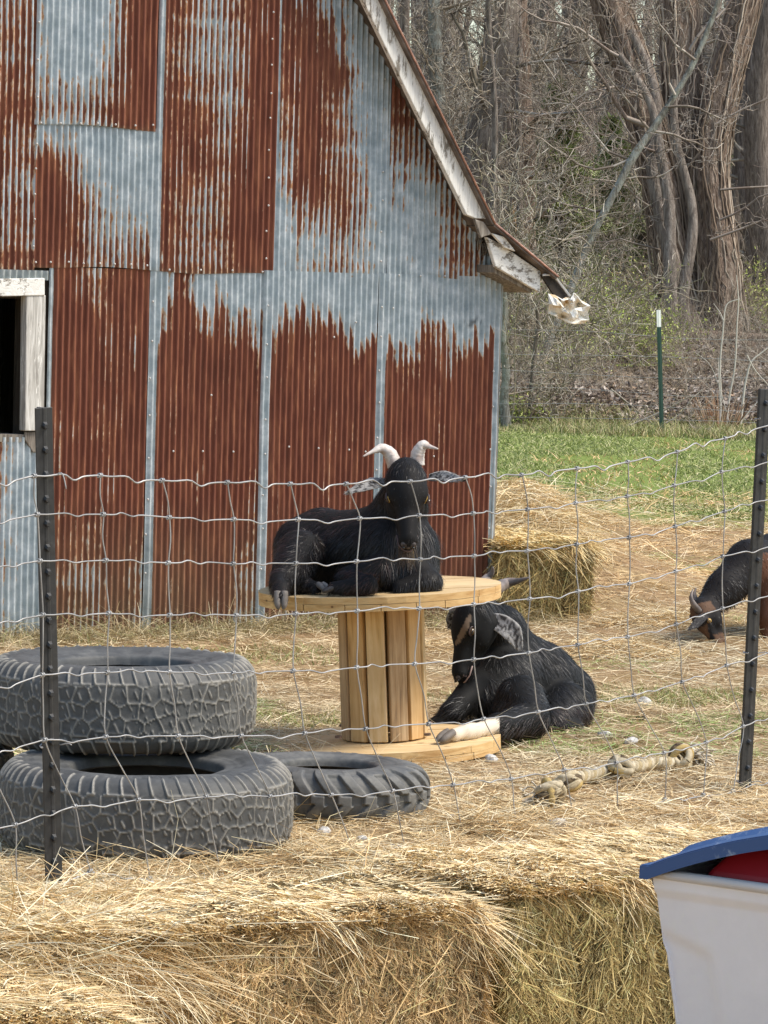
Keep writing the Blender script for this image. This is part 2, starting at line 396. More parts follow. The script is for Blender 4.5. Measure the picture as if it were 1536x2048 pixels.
sheet(546, 778, -300, 551, [[.9, .9, .2, 0, 0, 0], [.9, .9, .2, 0, 0, 0], [.8, .95, .6, .4, 0, 0], [.6, .85, .35, .2, 0, 0], [.95, 1, .5, .35, .1, 0], [.8, .95, .95, .85, .2, 0], [.7, 1, .65, .5, .2, 0], [.65, .95, .7, .6, .3, 0], [.5, .9, .75, .65, .5, .1], [.2, .6, .55, .65, .5, .3], [.15, .25, .3, .45, .4, .3]], .005, 15, xref=270, clip=True, lap_l=.04, lap_r=.07, nails=vn(768, 100, 520, 8, -.03))
sheet(772, 992, -300, 556, [[.2, 0, 0, 0, 0, 0], [.3, 0, 0, 0, 0, 0], [.3, .1, 0, 0, 0, 0], [.4, .15, 0, 0, 0, 0], [.85, .3, 0, 0, 0, 0], [.8, .55, .1, 0, 0, 0], [.45, .4, .6, .2, 0, 0], [.3, .15, .25, .55, .25, .1], [.15, .15, .15, .6, .6, .2]], .009, 16, xref=480, clip=True, nails=hn(790, 980, 549, 5)+vn(985, 500, 545, 2))
UW0 = uz(-180, 270)[0]
sheet(0, 0, 0, 0, A_*1, .008, 17, u_range=(UW0+1.6, UW0), z_range=(ZS, 5.3), clip=True)
sheet(0, 0, 0, 0, A_*1, .004, 18, u_range=(UW-.02, UW0+1.6), z_range=(ZS, 5.3), clip=True)
sheet(70, 780, 0, 0, [[.6, .4, .6, .5]], .003, 19, u_range=(uz(-180, 270)[0], uz(775, 0)[0]-.3), z_range=(uz(300, -290)[1]-.03, 5.4), clip=True)
# lower tier
gl = uz(-150, 900)[0]
sheet(-150, 96, 874, 1284, [[.6, .4, .4, .45, .1, 0], [.5, .5, .45, .45, .1, 0], [.5, .45, .5, .35, .1, 0], [.4, .5, .5, .45, .2, .1], [.4, .5, .5, .5, .2, .2]], .006, 21, xref=1080, dirt=.4)
sheet(90, 302, 536, 1272, [[.95, .9, .55, .75, 1, 1], [1, 1, .75, .85, 1, 1], [1, 1, .9, .8, 1, 1], [1, 1, .9, .85, 1, 1], [1, 1, .9, .8, 1, 1], [1, .9, .9, .8, 1, 1], [1, .9, .8, .85, 1, 1], [.9, .75, .7, .85, .9, .7], [.8, .6, .6, .75, .8, .5], [.85, .65, .65, .75, .8, .5]], -.002, 22, xref=900, lap_l=.05, dirt=.75)
sheet(290, 530, 538, 1268, [[.0, .75, .1, .05, .05, .05], [.3, .95, .6, .45, .5, .4], [1, 1, 1, .9, .9, .7], [1, 1, 1, 1, 1, .8], [1, 1, 1, 1, 1, .8], [1, 1, 1, 1, 1, .8], [1, 1, 1, 1, .9, .8], [1, 1, 1, .95, .9, .7], [.9, .9, .9, .9, .8, .6], [.8, .7, .85, .8, .6, .5], [.8, .7, .85, .8, .6, .5]], .003, 23, xref=900, con=1.45, lap_l=.075, dirt=.8, nails=vn(301, 600, 1150, 8, -.028)+[(342, 902), (401, 902), (418, 790), (462, 903)])
sheet(516, 758, 544, 1262, [[0, 0, 0, 0, 0, 0], [.45, .6, .7, .6, .1, .15], [1, 1, 1, 1, .8, .8], [1, 1, 1, 1, 1, 1], [1, .9, .95, 1, .85, 1], [1, .95, 1, 1, 1, 1], [1, .9, 1, .9, 1, 1], [.95, .85, 1, .9, 1, 1], [.9, .8, .9, .85, .9, .9], [.8, .7, .8, .8, .9, .9], [.7, .6, .7, .7, .8, .8]], .008, 24, xref=900, con=1.45, lap_l=.075, dirt=.45, nails=vn(531, 610, 1210, 9, -.028)+[(572, 893), (631, 896), (692, 899), (725, 903), (662, 674), (706, 644)])
sheet(744, 992, 550, 1252, [[0, 0, 0, 0, 0, 0], [0, .25, .55, .4, .2, 0], [.75, .65, .8, .75, .85, .9], [1, .9, .9, .95, 1, 1], [1, 1, .95, 1, 1, 1], [1, 1, 1, 1, 1, 1], [1, 1, 1, 1, 1, 1], [1, 1, 1, 1, 1, 1], [1, 1, 1, 1, 1, 1], [.9, .9, .9, .9, .9, .9]], .013, 25, xref=900, con=1.45, lap_l=.07, lap_r=.07, dirt=.3, nails=vn(756, 610, 1010, 7, -.028)+[(860, 912), (779, 616)]+vn(984, 580, 1130, 8, -.03), scar=True)
sheet(0, 0, 0, 0, A_, .002, 26, u_range=(gl+1.5, gl), z_range=(0, ZS)); sheet(0, 0, 0, 0, A_, .006, 27, u_range=(UW, gl+1.5), z_range=(0, ZS))

# timber shell behind the sheets, window hole, side and back walls
def m_wood(name, c1, c2, c3, scale=(1, 1, 1), peel=0, dirn='z'):
    k = NM(name, .8, .2); sc = {'z': (18, 18, 1.2), 'x': (1.2, 18, 18), 'xy': (2, 2, 26)}[dirn]
    v = k.coord('Object', sc); g = k.noise(v, 3.5, 6, .6, 1.2)
    c = k.ramp(g, [(.3, c1), (.5, c2), (.68, c3)])
    if peel:
        p = k.noise(k.coord('Object', {'z': (5, 5, 1), 'x': (1, 5, 5), 'xy': (2, 2, 8)}[dirn]), 5.0, 8, .75)
        c = k.mix(k.ramp(p, [(peel-.03, 0), (peel+.02, 1)]), c, k.ramp(g, [(.3, (.68, .665, .62)), (.6, (.87, .85, .80))]))
    k.base(c); k.bump(g, .4, .006); return k.m
M_GREYW = m_wood('weathered_grey_wood', (.09, .075, .06), (.22, .19, .16), (.38, .35, .30))
M_WHITEW = m_wood('peeling_white_paint', (.12, .10, .08), (.27, .24, .20), (.40, .37, .32), peel=.45)
M_WHITEF = m_wood('faded_white_frame', (.22, .20, .18), (.50, .48, .44), (.72, .70, .66), peel=.60)
M_WHITEX = m_wood('peeling_white_trim', (.12, .10, .08), (.27, .24, .20), (.42, .39, .34), peel=.44, dirn='x')
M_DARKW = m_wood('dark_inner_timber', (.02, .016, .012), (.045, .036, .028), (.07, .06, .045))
wu0, wz1 = uz(52, 700)[0], uz(30, 597)[1]; wz0 = uz(30, 874)[1]; wu1 = wu0+1.0
DEP = 8.0
mb = MB()
def wallblk(u0, u1, z0, z1, w0=-.10, w1=-.012):
    mb.prism([bw(u0, z0, w0), bw(u1, z0, w0), bw(u1, z1, w0), bw(u0, z1, w0)], BN*(w1-w0))
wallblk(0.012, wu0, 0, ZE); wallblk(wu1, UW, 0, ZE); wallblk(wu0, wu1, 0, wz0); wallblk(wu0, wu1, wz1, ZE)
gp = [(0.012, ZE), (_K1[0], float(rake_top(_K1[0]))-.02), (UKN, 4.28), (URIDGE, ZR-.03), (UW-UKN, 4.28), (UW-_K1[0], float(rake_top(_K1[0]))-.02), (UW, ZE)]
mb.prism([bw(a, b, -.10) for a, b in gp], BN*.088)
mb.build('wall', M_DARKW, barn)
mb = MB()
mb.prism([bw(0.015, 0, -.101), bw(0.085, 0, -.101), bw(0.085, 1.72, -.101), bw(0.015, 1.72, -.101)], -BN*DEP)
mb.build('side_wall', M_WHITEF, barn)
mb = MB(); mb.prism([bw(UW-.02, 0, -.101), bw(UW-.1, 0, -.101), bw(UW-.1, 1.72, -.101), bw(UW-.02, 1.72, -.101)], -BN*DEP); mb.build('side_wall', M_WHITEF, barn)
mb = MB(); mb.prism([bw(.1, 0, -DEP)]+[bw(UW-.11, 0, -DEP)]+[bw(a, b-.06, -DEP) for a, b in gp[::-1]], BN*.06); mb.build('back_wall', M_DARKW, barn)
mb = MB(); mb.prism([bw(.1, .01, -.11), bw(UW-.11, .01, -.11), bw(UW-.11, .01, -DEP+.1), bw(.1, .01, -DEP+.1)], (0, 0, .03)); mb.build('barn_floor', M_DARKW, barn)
# corner trim: pale batten
mb = MB(); mb.prism([bw(-.014, 0, -.10), bw(.008, 0, -.10), bw(.008, 1.66, -.10), bw(-.014, 1.66, -.10)], BN*.118)
mb.build('corner_board', M_GREYW, barn)
# window frame
def board(name, pts, w, th, mat, par=barn, bev=.004):
    """board whose face outline is read off the photo, standing w in front of the wall"""
    q = [bw(*uz(x, y, w), w) for x, y in pts]
    m_ = MB(); m_.prism(q, -BN*th); o = m_.build(name, mat, par)
    return bevel(o, bev) if bev else o
win = MB(); win.prism([bw(wu0+.002, wz0-.02, .012), bw(wu1, wz0-.02, .012), bw(wu1, wz0+.012, .012), bw(wu0+.002, wz0+.012, .012)], -BN*.13)
win = win.build('window', M_GREYW, barn)
board('window_frame', [(53, 592), (92, 590), (88, 862), (50, 862)], .035, .05, M_WHITEF, win)
board('window_frame', [(-150, 560), (90, 556), (90, 591), (-150, 596)], .040, .05, M_WHITEX, win)
a0, a1 = wu1, wu1+.09
m_ = MB(); m_.prism([bw(a0, wz0, .035), bw(a1, wz0, .035), bw(a1, wz1, .035), bw(a0, wz1, .035)], -BN*.05); m_.build('window_frame', M_WHITEF, win)
board('patch_board', [(50, 864), (90, 864), (88, 905), (66, 905), (50, 880)], .020, .012, M_GREYW, win)
# strip of corrugated flashing above the window
V = []; us = np.linspace(uz(-150, 545)[0], uz(93, 545)[0], 120); zc = uz(40, 549)[1]
for zz in (zc-.022, zc+.02): V.append(bw(us, np.full(120, zz), .022+.01*np.cos(us/PITCH*2*math.pi)))
V = np.concatenate(V); q = np.arange(119); Fs = np.stack([q, q+1, q+121, q+120], -1)
mesh('flashing', V, Fs, M_RUST, barn, True, attrs={'rust': np.full(240, .1), 'dirt': np.full(240, .5), 'dark': np.zeros(240)})

# roof: rake boards, slabs
OV = .19
M_SHINGLE = m_plain('old_shingles', (.16, .13, .11), .9, .1, nscale=14, amt=.5, bump=.5)
M_REDEDGE = m_wood('reddish_fascia', (.12, .055, .035), (.22, .12, .09), (.34, .24, .20))
M_RUSTEDGE = m_plain('rusted_drip_edge', (.42, .24, .19), .7, .3, nscale=25, amt=.4)
board('rake_board', [(668, -125), (726, 0), (934, 430), (952, 437), (976, 438), (968, 400), (766, 0), (706, -125)], OV, .03, M_WHITEW)
board('fascia', [(655, -200), (755, 5), (958, 410), (968, 440), (982, 440), (772, 5), (665, -200)], OV-.032, .03, M_REDEDGE)
kx = uz(987, 447, OV+.02); tx = uz(757, -20, OV+.02); ex = uz(1113, 553, OV+.02)
dv = np.array(tx)-np.array(kx); k2 = np.array(kx)+dv*((4.42-kx[1])/dv[1]); rdg = (URIDGE, ZR+.20)
def roofside(mirror):
    mm = (lambda a: (UW-a[0], a[1])) if mirror else (lambda a: tuple(a))
    out = [ex, kx, k2, rdg]; o_ = []
    for a, b in zip(out[:-1], out[1:]):
        a, b = np.array(a), np.array(b); d = unit(b-a); nn = np.array([d[1], -d[0]]); nn = nn if nn[0] > 0 or abs(nn[0]) < 0 else nn
        if nn[1] > 0: nn = -nn
        th = .014
        m_.prism([bw(*mm(a), OV+.03), bw(*mm(b), OV+.03), bw(*mm(b+nn*th), OV+.03), bw(*mm(a+nn*th), OV+.03)], -BN*(DEP+.4))
m_ = MB(); roofside(False); roofside(True); roof = m_.build('roof', M_SHINGLE, barn)
m_ = MB()
for a, b in ((ex, kx), (kx, k2)):
    p0, p1 = bw(*a, OV+.034), bw(*b, OV+.034); m_.tube([p0, (p0+p1)/2, p1], .005, 6)
m_.build('drip_edge', M_RUSTEDGE, roof, True)
# flared eave: boards and an underside with its shade painted in
board('eave_board', [(974, 474), (1000, 487), (1082, 543), (1080, 585), (992, 534)], OV-.02, .025, M_WHITEX)
board('eave_board', [(950, 438), (968, 444), (984, 468), (962, 476)], OV+.012, .02, M_GREYW)
board('eave_board', [(984, 466), (1010, 474), (1032, 503), (1010, 495)], OV+.01, .02, M_WHITEX)
M_INK = m_plain('painted_shade', (.05, .042, .035), .9, .1)  # near-black colour holds the shade under the eave; the gutter shares it
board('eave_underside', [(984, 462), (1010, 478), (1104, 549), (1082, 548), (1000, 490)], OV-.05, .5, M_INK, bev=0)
# soffit boards running back under the eave
m_ = MB()
p = [bw(*uz(1000, 545, OV), OV-.05), bw(*uz(1076, 586, OV), OV-.05), bw(*uz(1078, 572, OV), OV-.05), bw(*uz(1000, 530, OV), OV-.05)]
m_.prism(p, -BN*6); m_.build('soffit', M_GREYW, barn)
# broken gutter end hanging off the eave
M_GUT = NM('white_gutter_metal', .4, .4); _v = M_GUT.coord()
M_GUT.base(M_GUT.ramp(M_GUT.noise(_v, 9, 6, .6), [(.30, (.42, .22, .09)), (.40, (.62, .47, .28)), (.46, (.78, .76, .70)), (.6, (.85, .85, .82))])); M_GUT.bump(M_GUT.noise(_v, 20, 3), .4, .01); M_GUT = M_GUT.m
gut = board('gutter', [(1082, 549), (1104, 551), (1138, 592), (1128, 600), (1112, 596), (1095, 570)], OV+.0, .012, M_INK, bev=0)
m_ = MB()
for a, b in (((1083, 550), (1104, 549)), ((1104, 549), (1137, 592))):
    m_.tube([bw(*uz(*a, OV), OV+.01), bw(*uz(*b, OV), OV+.01)], .006, 5)
m_.build('gutter_strap', M_NAIL, gut)
def crumple(outline, w, dw, seed, name, mat, par):
    c = np.mean(outline, 0); n = len(outline); V = []; Fs = []
    K = 5
    for r_ in range(K+1):
        for i in range(n):
            p = c+(np.array(outline[i])-c)*(r_/K); ww = w+dw*(noise(p[0]*.09, p[1]*.09, 0, seed)-.5)*2+dw*.6*(noise(p[0]*.22, p[1]*.22, 0, seed+1)-.5)
            V.append(bw(*uz(p[0], p[1], ww), ww))
    for r_ in range(K):
        for i in range(n): j = (i+1) % n; Fs.append((r_*n+i, r_*n+j, (r_+1)*n+j, (r_+1)*n+i))
    o = mesh(name, V, Fs, mat, par, False); s_ = o.modifiers.new('s', 'SOLIDIFY'); s_.thickness = .004; return o
crumple([(1096, 587), (1110, 590), (1124, 598), (1140, 600), (1150, 586), (1158, 598), (1170, 604), (1181, 612), (1176, 625), (1178, 640), (1168, 647), (1150, 648), (1136, 645), (1120, 636), (1108, 630), (1096, 627), (1098, 608)], OV+.05, .05, 5, 'torn_gutter_end', M_GUT, gut)
crumple([(1122, 600), (1132, 594), (1145, 600), (1148, 586), (1156, 594), (1164, 606), (1176, 612), (1160, 614), (1148, 618), (1138, 624), (1130, 616)], OV+.11, .05, 9, 'torn_flap', M_GUT, gut)
# ragged tar paper at the corner where the rake board ends
m_ = MB()
for q in range(26):
    t = rs.rand(); x, y = 938+t*52+rs.uniform(-8, 4), 432+t*90+rs.uniform(-4, 10)
    a, b = uz(x, y); p0 = bw(a, b, .022); l = rs.uniform(.02, .07)
    m_.tube([p0, p0+np.array([rs.uniform(-.01, .01), 0, -l*.5])+BN*.006, p0+np.array([rs.uniform(-.02, .02), 0, -l])], [.006, .005, .002], 4)
m_.build('ragged_felt', M_GREYW, barn)
# ============================================================ TYRES
def worley(u, v, wrap, seed, aniso=1.0, exact=False):
    """F1, F2-F1 on unit cells; u wraps at integer 'wrap'"""
    u = np.asarray(u); v = np.asarray(v)*aniso; iu = np.floor(u).astype(int); iv = np.floor(v).astype(int)
    f1 = np.full(u.shape, 9.); f2 = np.full(u.shape, 9.)
    for a in (-1, 0, 1):
        for b in (-1, 0, 1):
            cu = iu+a; cv = iv+b; cw = np.mod(cu, wrap)
            px_ = cu+.5+(_h(cw, cv, 1, seed)-.5)*.55+.25*(cv % 2); py_ = cv+.5+(_h(cw, cv, 2, seed)-.5)*.55
            d = np.hypot(u-px_, v-py_)
            f2 = np.where(d < f1, f1, np.minimum(f2, d)); f1 = np.minimum(f1, d)
    return f1, f2-f1
def tyre_mesh(prof, nth, pat, name, mat, parent):
    """prof: (m,2) r,z ; pat(theta, s, r, z)->depth, dust"""
    prof = np.array(prof); m = len(prof)
    d = np.gradient(prof, axis=0); nrm = np.stack([d[:, 1], -d[:, 0]], 1); nrm /= np.linalg.norm(nrm, axis=1)[:, None]
    th = np.arange(nth)*2*math.pi/nth
    T, Sx = np.meshgrid(th, np.arange(m), indexing='ij')
    r = prof[Sx, 0]; z = prof[Sx, 1]; dep, dust = pat(T, Sx, r, z)
    r2 = r+nrm[Sx, 0]*dep; z2 = z+nrm[Sx, 1]*dep
    V = np.stack([r2*np.cos(T), r2*np.sin(T), z2], -1).reshape(-1, 3)
    i, j = np.meshgrid(np.arange(nth), np.arange(m-1), indexing='ij'); i2 = (i+1) % nth
    Fs = np.stack([i*m+j, i2*m+j, i2*m+j+1, i*m+j+1], -1).reshape(-1, 4)
    return mesh(name, V+root_loc(parent), Fs, mat, parent, True, attrs={'dust': dust.ravel()})
k = NM('worn_tyre_rubber', .6, .35)
v = k.coord(); n1 = k.noise(v, 9, 6, .7); n2 = k.noise(v, 70, 4)
c = k.ramp(n1, [(.3, (.034, .035, .036)), (.5, (.062, .064, .065)), (.72, (.13, .13, .125))])
dd = k.math('MULTIPLY', k.attr('dust', 'Fac'), k.ramp(n2, [(.2, .45), (.6, 1)]))
k.base(k.mix(dd, c, (.30, .28, .245))); k.rough(k.ramp(n1, [(.3, .42), (.7, .75)])); k.bump(n2, .25, .003)
M_TYRE = k.m
def smoothcurve(pts, n): return spline(np.array(pts), n)
rub = smoothcurve([(.205, .085), (.215, .112), (.245, .118), (.30, .132), (.345, .131), (.372, .122), (.392, .100), (.402, .075), (.405, .035), (.4055, 0), (.405, -.035), (.402, -.075), (.392, -.100), (.372, -.122), (.345, -.131), (.30, -.132), (.245, -.118), (.215, -.112), (.205, -.085), (.222, -.08), (.30, -.1), (.37, -.08), (.385, 0), (.37, .08), (.30, .1), (.222, .08), (.205, .085)], 190)
def pat_at(T, Sx, r, z):
    s = T/(2*math.pi); out = (r > .3)&(Sx < 125)
    u = s*50; v = z/.047
    f1, e = worley(u*1.0, v*.95+.3, 50, 5)
    tread = np.clip((.088-np.abs(z))/.012, 0, 1)*out
    g = np.clip(1-e/.12, 0, 1)**1.1
    # sipes: short slanted cuts inside the blocks
    sp = (np.abs(((u*1.5+v*.6) % 1)-.5) < .09)&(f1 < .42)&(np.abs(((v*1.3+u*.25) % 1)-.5) < .30)
    g = np.maximum(g, sp*.55)
    # shoulder lugs
    nl = 62; ph = (s*nl+.12*np.sin(z*60)) % 1; lug = np.clip((.09-np.abs(ph-.5))/.05, 0, 1)
    alt = (np.floor(s*nl) % 2)
    sh = np.clip((np.abs(z)-.082)/.008, 0, 1)*np.clip((r-(.352-.012*alt))/.01, 0, 1)*out
    ring = np.exp(-((np.abs(z)-.086)/.0035)**2)*out*(noise(u*2.2, z*0, 0, 3) > .35)
    g = np.clip(g*tread+lug*sh+.7*ring, 0, 1)
    dep = -.0062*g
    # sidewall ribs
    top = (r < .35)&(Sx < 125)
    rib = (np.exp(-((r-.325)/.004)**2)+np.exp(-((r-.262)/.003)**2)+.6*np.exp(-((r-.24)/.002)**2))*top
    dep += .0035*rib+.0015*((s*90) % 1 < .35)*np.exp(-((r-.338)/.012)**2)*top
    dep += (fbm(np.cos(T)*3, np.sin(T)*3, z*6, 4)-.5)*.008
    return dep, np.clip(.10+g*1.5*(.55+.6*noise(np.cos(T)*8+20, np.sin(T)*8, z*20, 2)), 0, 1)
def ground_z(x, y): return float(gz(np.array([x]), np.array([y]))[0])
c1 = P(306, 1600, 10.06); X1 = (306-768)/705.+.018
t_low = thing('tire', 'large worn all-terrain truck tire lying on the hay under another one', 'tire', (X1-.006, 9.87, .122), 'worn truck tires')
tyre_mesh(rub, 1000, pat_at, 'tire_casing', M_TYRE, t_low)
t_up = copy_thing(t_low, (-.752, 10.30, .363), 1.9, (.965, .965, .93), 'large worn all-terrain truck tire resting on top of the stack', 'worn truck tires')
t_up.rotation_euler = (R(-.6), R(.5), 1.9)
t_left = copy_thing(t_low, (-1.47, 10.30, .120), .7, (1, 1, .9), 'dark truck tire mostly cut off at the left edge behind the stacked pair', 'worn truck tires')
t_low.rotation_euler = (R(.3), R(-.4), .4); t_low.scale = (1.01, 1.01, .91)

rub2 = smoothcurve([(.150, .070), (.155, .100), (.175, .104), (.21, .112), (.25, .108), (.275, .095), (.292, .065), (.299, .03), (.30, 0), (.299, -.03), (.292, -.065), (.275, -.095), (.25, -.108), (.21, -.112), (.175, -.102), (.155, -.098), (.150, -.07), (.16, -.065), (.21, -.085), (.27, -.06), (.28, 0), (.27, .06), (.21, .085), (.16, .065), (.150, .07)], 150)
def pat_atv(T, Sx, r, z):
    s = T/(2*math.pi); out = (Sx < 100)
    sg = np.sign(z+1e-6); half = (sg > 0)*.5
    nl = 24; ph = (s*nl+np.abs(z)*7.5+half) % 1                    # chevron lugs
    lug = np.clip((.27-np.abs(ph-.5))/.035, 0, 1)*np.clip((np.abs(z)-.006)/.006, 0, 1)
    mid = np.clip((.25-np.abs(((s*nl+.3) % 1)-.5))/.04, 0, 1)*(np.abs(z) < .022)
    l = np.maximum(lug*(np.abs(z) > .018), mid)
    edge = np.clip((r-.235-.03*((np.floor(s*nl+np.abs(z)*7.5+half)) % 2))/.008, 0, 1)*out
    dep = -.012+.014*l*edge; dep = np.where(edge > 0, dep, -.010+0*dep)
    rib = (np.exp(-((r-.20)/.004)**2)+np.exp(-((r-.165)/.003)**2))*(out)*(np.abs(z) > .08)
    dep += rib*.004
    dep = np.where(out, dep, 0)
    return dep, np.clip(.10+.28*(1-l)*edge*noise(T*9, z*30, 0, 5)+.25*noise(T*14, z*60, 0, 2), 0, 1)
AX = (664-768)/660.
t_atv = thing('tire', 'smaller knobby quad bike tire lying between the truck tires and the wooden spool', 'tire', (AX+.01, 10.64, .072))
tyre_mesh(rub2, 720, pat_atv, 'tire_casing', M_TYRE, t_atv)
t_atv.rotation_euler = (R(-.6), R(.6), 0); t_atv.scale = (1.0, 1.0, .66)

# ============================================================ CABLE SPOOL
SPX, SPY = .028, 12.18
TILT = R(3.5)
def m_pine(name, k1, k2, k3, axis_scale=(2.2, 30, 30)):
    k = NM(name, .62, .3); v = k.coord('Object', axis_scale)
    g = k.noise(v, 1.6, 7, .62, .9); big = k.noise(k.coord('Object'), 4.5, 3)
    c = k.ramp(g, [(.28, k1), (.45, k2), (.66, k3)])
    c = k.mix(k.ramp(big, [(.35, .35), (.65, 0)]), c, (.30, .15, .05))
    w = k.n('ShaderNodeTexVoronoi', {'Vector': k.coord('Object', (axis_scale[0]*2.2, axis_scale[1]*.35, axis_scale[2]*.35)), 'Scale': 1.3}).outputs[0]
    c = k.mix(k.ramp(w, [(.05, .85), (.10, 0)]), c, (.11, .045, .015))
    k.base(c); k.bump(g, .25, .004); return k.m
M_PINE_Z = m_pine('pine_stave', (.30, .16, .06), (.55, .34, .14), (.70, .48, .24), (30, 30, 2.2))
M_PINE_Z2 = m_pine('pine_stave_grey', (.17, .12, .075), (.42, .28, .15), (.58, .42, .25), (34, 34, 1.8))
M_PINE_Z3 = m_pine('pine_stave_pale', (.42, .26, .10), (.66, .47, .23), (.78, .60, .36), (26, 26, 2.0))
M_PINE_X = m_pine('pine_plank', (.50, .33, .14), (.68, .49, .25), (.80, .63, .38), (2.2, 30, 30))
M_PINE_E = m_pine('pine_edge', (.42, .23, .08), (.60, .38, .16), (.74, .52, .25), (6, 6, 40))
spool = thing('cable_spool', 'pale pine cable spool standing on end and tilted slightly, a goat lying on its top', 'cable spool', (SPX, SPY, 0))
def disc(name, zc, r, ply=.0225, n=7, rot=R(4), cutr=.0):
    m_ = MB(); 
    for lay in (0, 1):
        ang = rot+lay*math.pi/2; ca, sa = math.cos(ang), math.sin(ang)
        edges = np.linspace(-r, r, n+1)+np.concatenate([[0], rs.uniform(-.012, .012, n-1), [0]])
        for a, b in zip(edges[:-1], edges[1:]):
            a2, b2 = a+.0012, b-.0012; pts = []
            K = 14
            for t in np.linspace(a2, b2, K): pts.append((math.sqrt(max(r*r-t*t, 1e-7)), t))
            for t in np.linspace(b2, a2, K): pts.append((-math.sqrt(max(r*r-t*t, 1e-7)), t))
            z0 = zc+(ply/2+.0004 if lay == 0 else -ply/2-.0004)+rs.uniform(-.0006, .0006)
            poly = [(p*ca-q*sa+SPX, p*sa+q*ca+SPY, z0-ply/2) for p, q in pts]
            nb = m_.n; nf = len(m_.F); m_.prism(poly, (0, 0, ply), 0)
            for fi in range(nf+2, len(m_.F)): m_.M[fi] = 1
    return m_.build(name, [M_PINE_X, M_PINE_E], spool)
HS = .588
disc('bottom_flange', .036, .400); disc('top_flange', HS-.026, .418, rot=R(8))
nS = 12
for q in range(nS):
    a = 2*math.pi*(q+.5)/nS+.12; rr_ = .135; hw = .0318+rs.uniform(-.002, .002); dr = np.array([math.cos(a), math.sin(a), 0]); tn = np.array([-dr[1], dr[0], 0])
    if q == 8: a += .015
    m_ = MB(); c = np.array([SPX, SPY, (.063+HS-.053)/2])+dr*(rr_+rs.uniform(-.002, .002))
    m_.box(c, tn*hw, dr*.011, (0, 0, (HS-.053-.063)/2-.0005))
    bevel(m_.build('stave', [M_PINE_Z, M_PINE_Z3, M_PINE_Z2][(q*7+2) % 3], spool), .003)
spool.rotation_euler = (R(.3), -TILT, 0)
spool.location = (SPX, SPY, -.026)
def on_spool(p):
    """tilt a point the way the spool is tilted"""
    e = bpy.context; p = np.array(p)-np.array([SPX, SPY, 0]); from mathutils import Euler
    m = Euler((R(.3), -TILT, 0)).to_matrix(); return np.array(m@Vector(p))+np.array([SPX, SPY, -.026])

M_BOLT = m_plain('rusty_bolt', (.16, .10, .07), .6, .4, nscale=60, amt=.5)
for zc, lst in ((.060, range(4)), (HS-.002, range(4))):
    for q in lst:
        a = q*math.pi/2+.75; m_ = MB(); c = np.array([SPX+math.cos(a)*.215, SPY+math.sin(a)*.215, zc])
        m_.prism([c+np.array([math.cos(t)*.012, math.sin(t)*.012, -.002]) for t in np.arange(6)*math.pi/3], (0, 0, .008)); m_.build('bolt', M_BOLT, spool)
# ============================================================ FENCE
fL = G(108, 1795); fR = G(1490, 1583); fT = unit(fR-fL); fT[2] = 0; fT = unit(fT); fN = np.array([fT[1], -fT[0], 0]); fN = fN if np.dot(fN, CAM-fL) > 0 else -fN
cols_ = [
 [(-60,985),(-55,1060),(-50,1150),(-45,1262),(-42,1385),(-30,1520),(29.5,1650),(36,1791)],
 [(68,952),(74,1029),(79,1122),(85,1230),(84,1350),(89,1480),(149,1613),(180,1742)],
 [(200,951),(206,1029),(211,1121),(217,1227),(214,1345),(211,1474),(276,1600),(299,1757)],
 [(324,961),(338,1035),(336,1126),(339,1230.5),(338,1344),(356,1472),(411,1594),(439,1740)],
 [(454,965),(467,1039),(466,1128),(472,1231),(466,1346),(482,1472),(539,1593),(569,1742)],
 [(580,968),(596,1039),(591,1127),(591,1228),(586,1342),(609,1467),(662,1590),(711,1727)],
 [(692,968),(719,1037),(713,1123),(714,1222),(713,1335),(731,1458),(785,1582),(811,1709)],
 [(820,963),(838,1031),(840,1119),(838,1217),(829,1328),(857,1448),(906,1570),(929,1685)],
 [(930,955),(946,1027),(948,1112),(947,1209),(947,1319),(967,1438),(1022,1558),(1036,1672)],
 [(1043,950),(1055,1019),(1054,1102),(1059,1198),(1057,1306),(1076,1424),(1128,1540),(1149,1654)],
 [(1154,937),(1151,1006),(1153,1089),(1156,1183),(1155,1290),(1172,1408),(1232,1526),(1236,1639)],
 [(1255,924),(1254,993),(1258,1075),(1258,1168),(1255,1274),(1268,1391),(1328,1506),(1329,1599)],
 [(1354,904),(1348,971),(1350,1053),(1351,1143),(1352,1249),(1364,1364),(1412,1485),(1406,1590)],
 [(1450,877),(1443,944),(1449,1023),(1445,1113),(1445,1217),(1453,1331),(1486,1453),(1466,1582)],
 [(1550,848),(1545,922),(1545,998),(1545,1092),(1545,1190),(1550,1300),(1570,1425),(1560,1560)]]
FT = [[PL(x, y, fL, fN) for x, y in c] for c in cols_]
lo = [p-fT*.21-np.array([0, 0, .01]) for p in FT[0]]; hi = [p+fT*.21+np.array([0, 0, .01]) for p in FT[-1]]
FT = [[p-fT*.21 for p in lo]]+[lo]+FT+[hi]+[[p+fT*.21 for p in hi]]
nC = len(FT)
M_WIRE = NM('galvanised_wire', .42, .5, .35); M_WIRE.base(M_WIRE.ramp(M_WIRE.noise(M_WIRE.coord('Pos'), 9, 3), [(.35, (.27, .265, .26)), (.65, (.46, .45, .44))])); M_WIRE = M_WIRE.m
fence = thing('wire_fence', 'sagging galvanised woven wire fence stretched between the black steel posts', 'wire fence', tuple(fL))
def dotsgap(p): return p
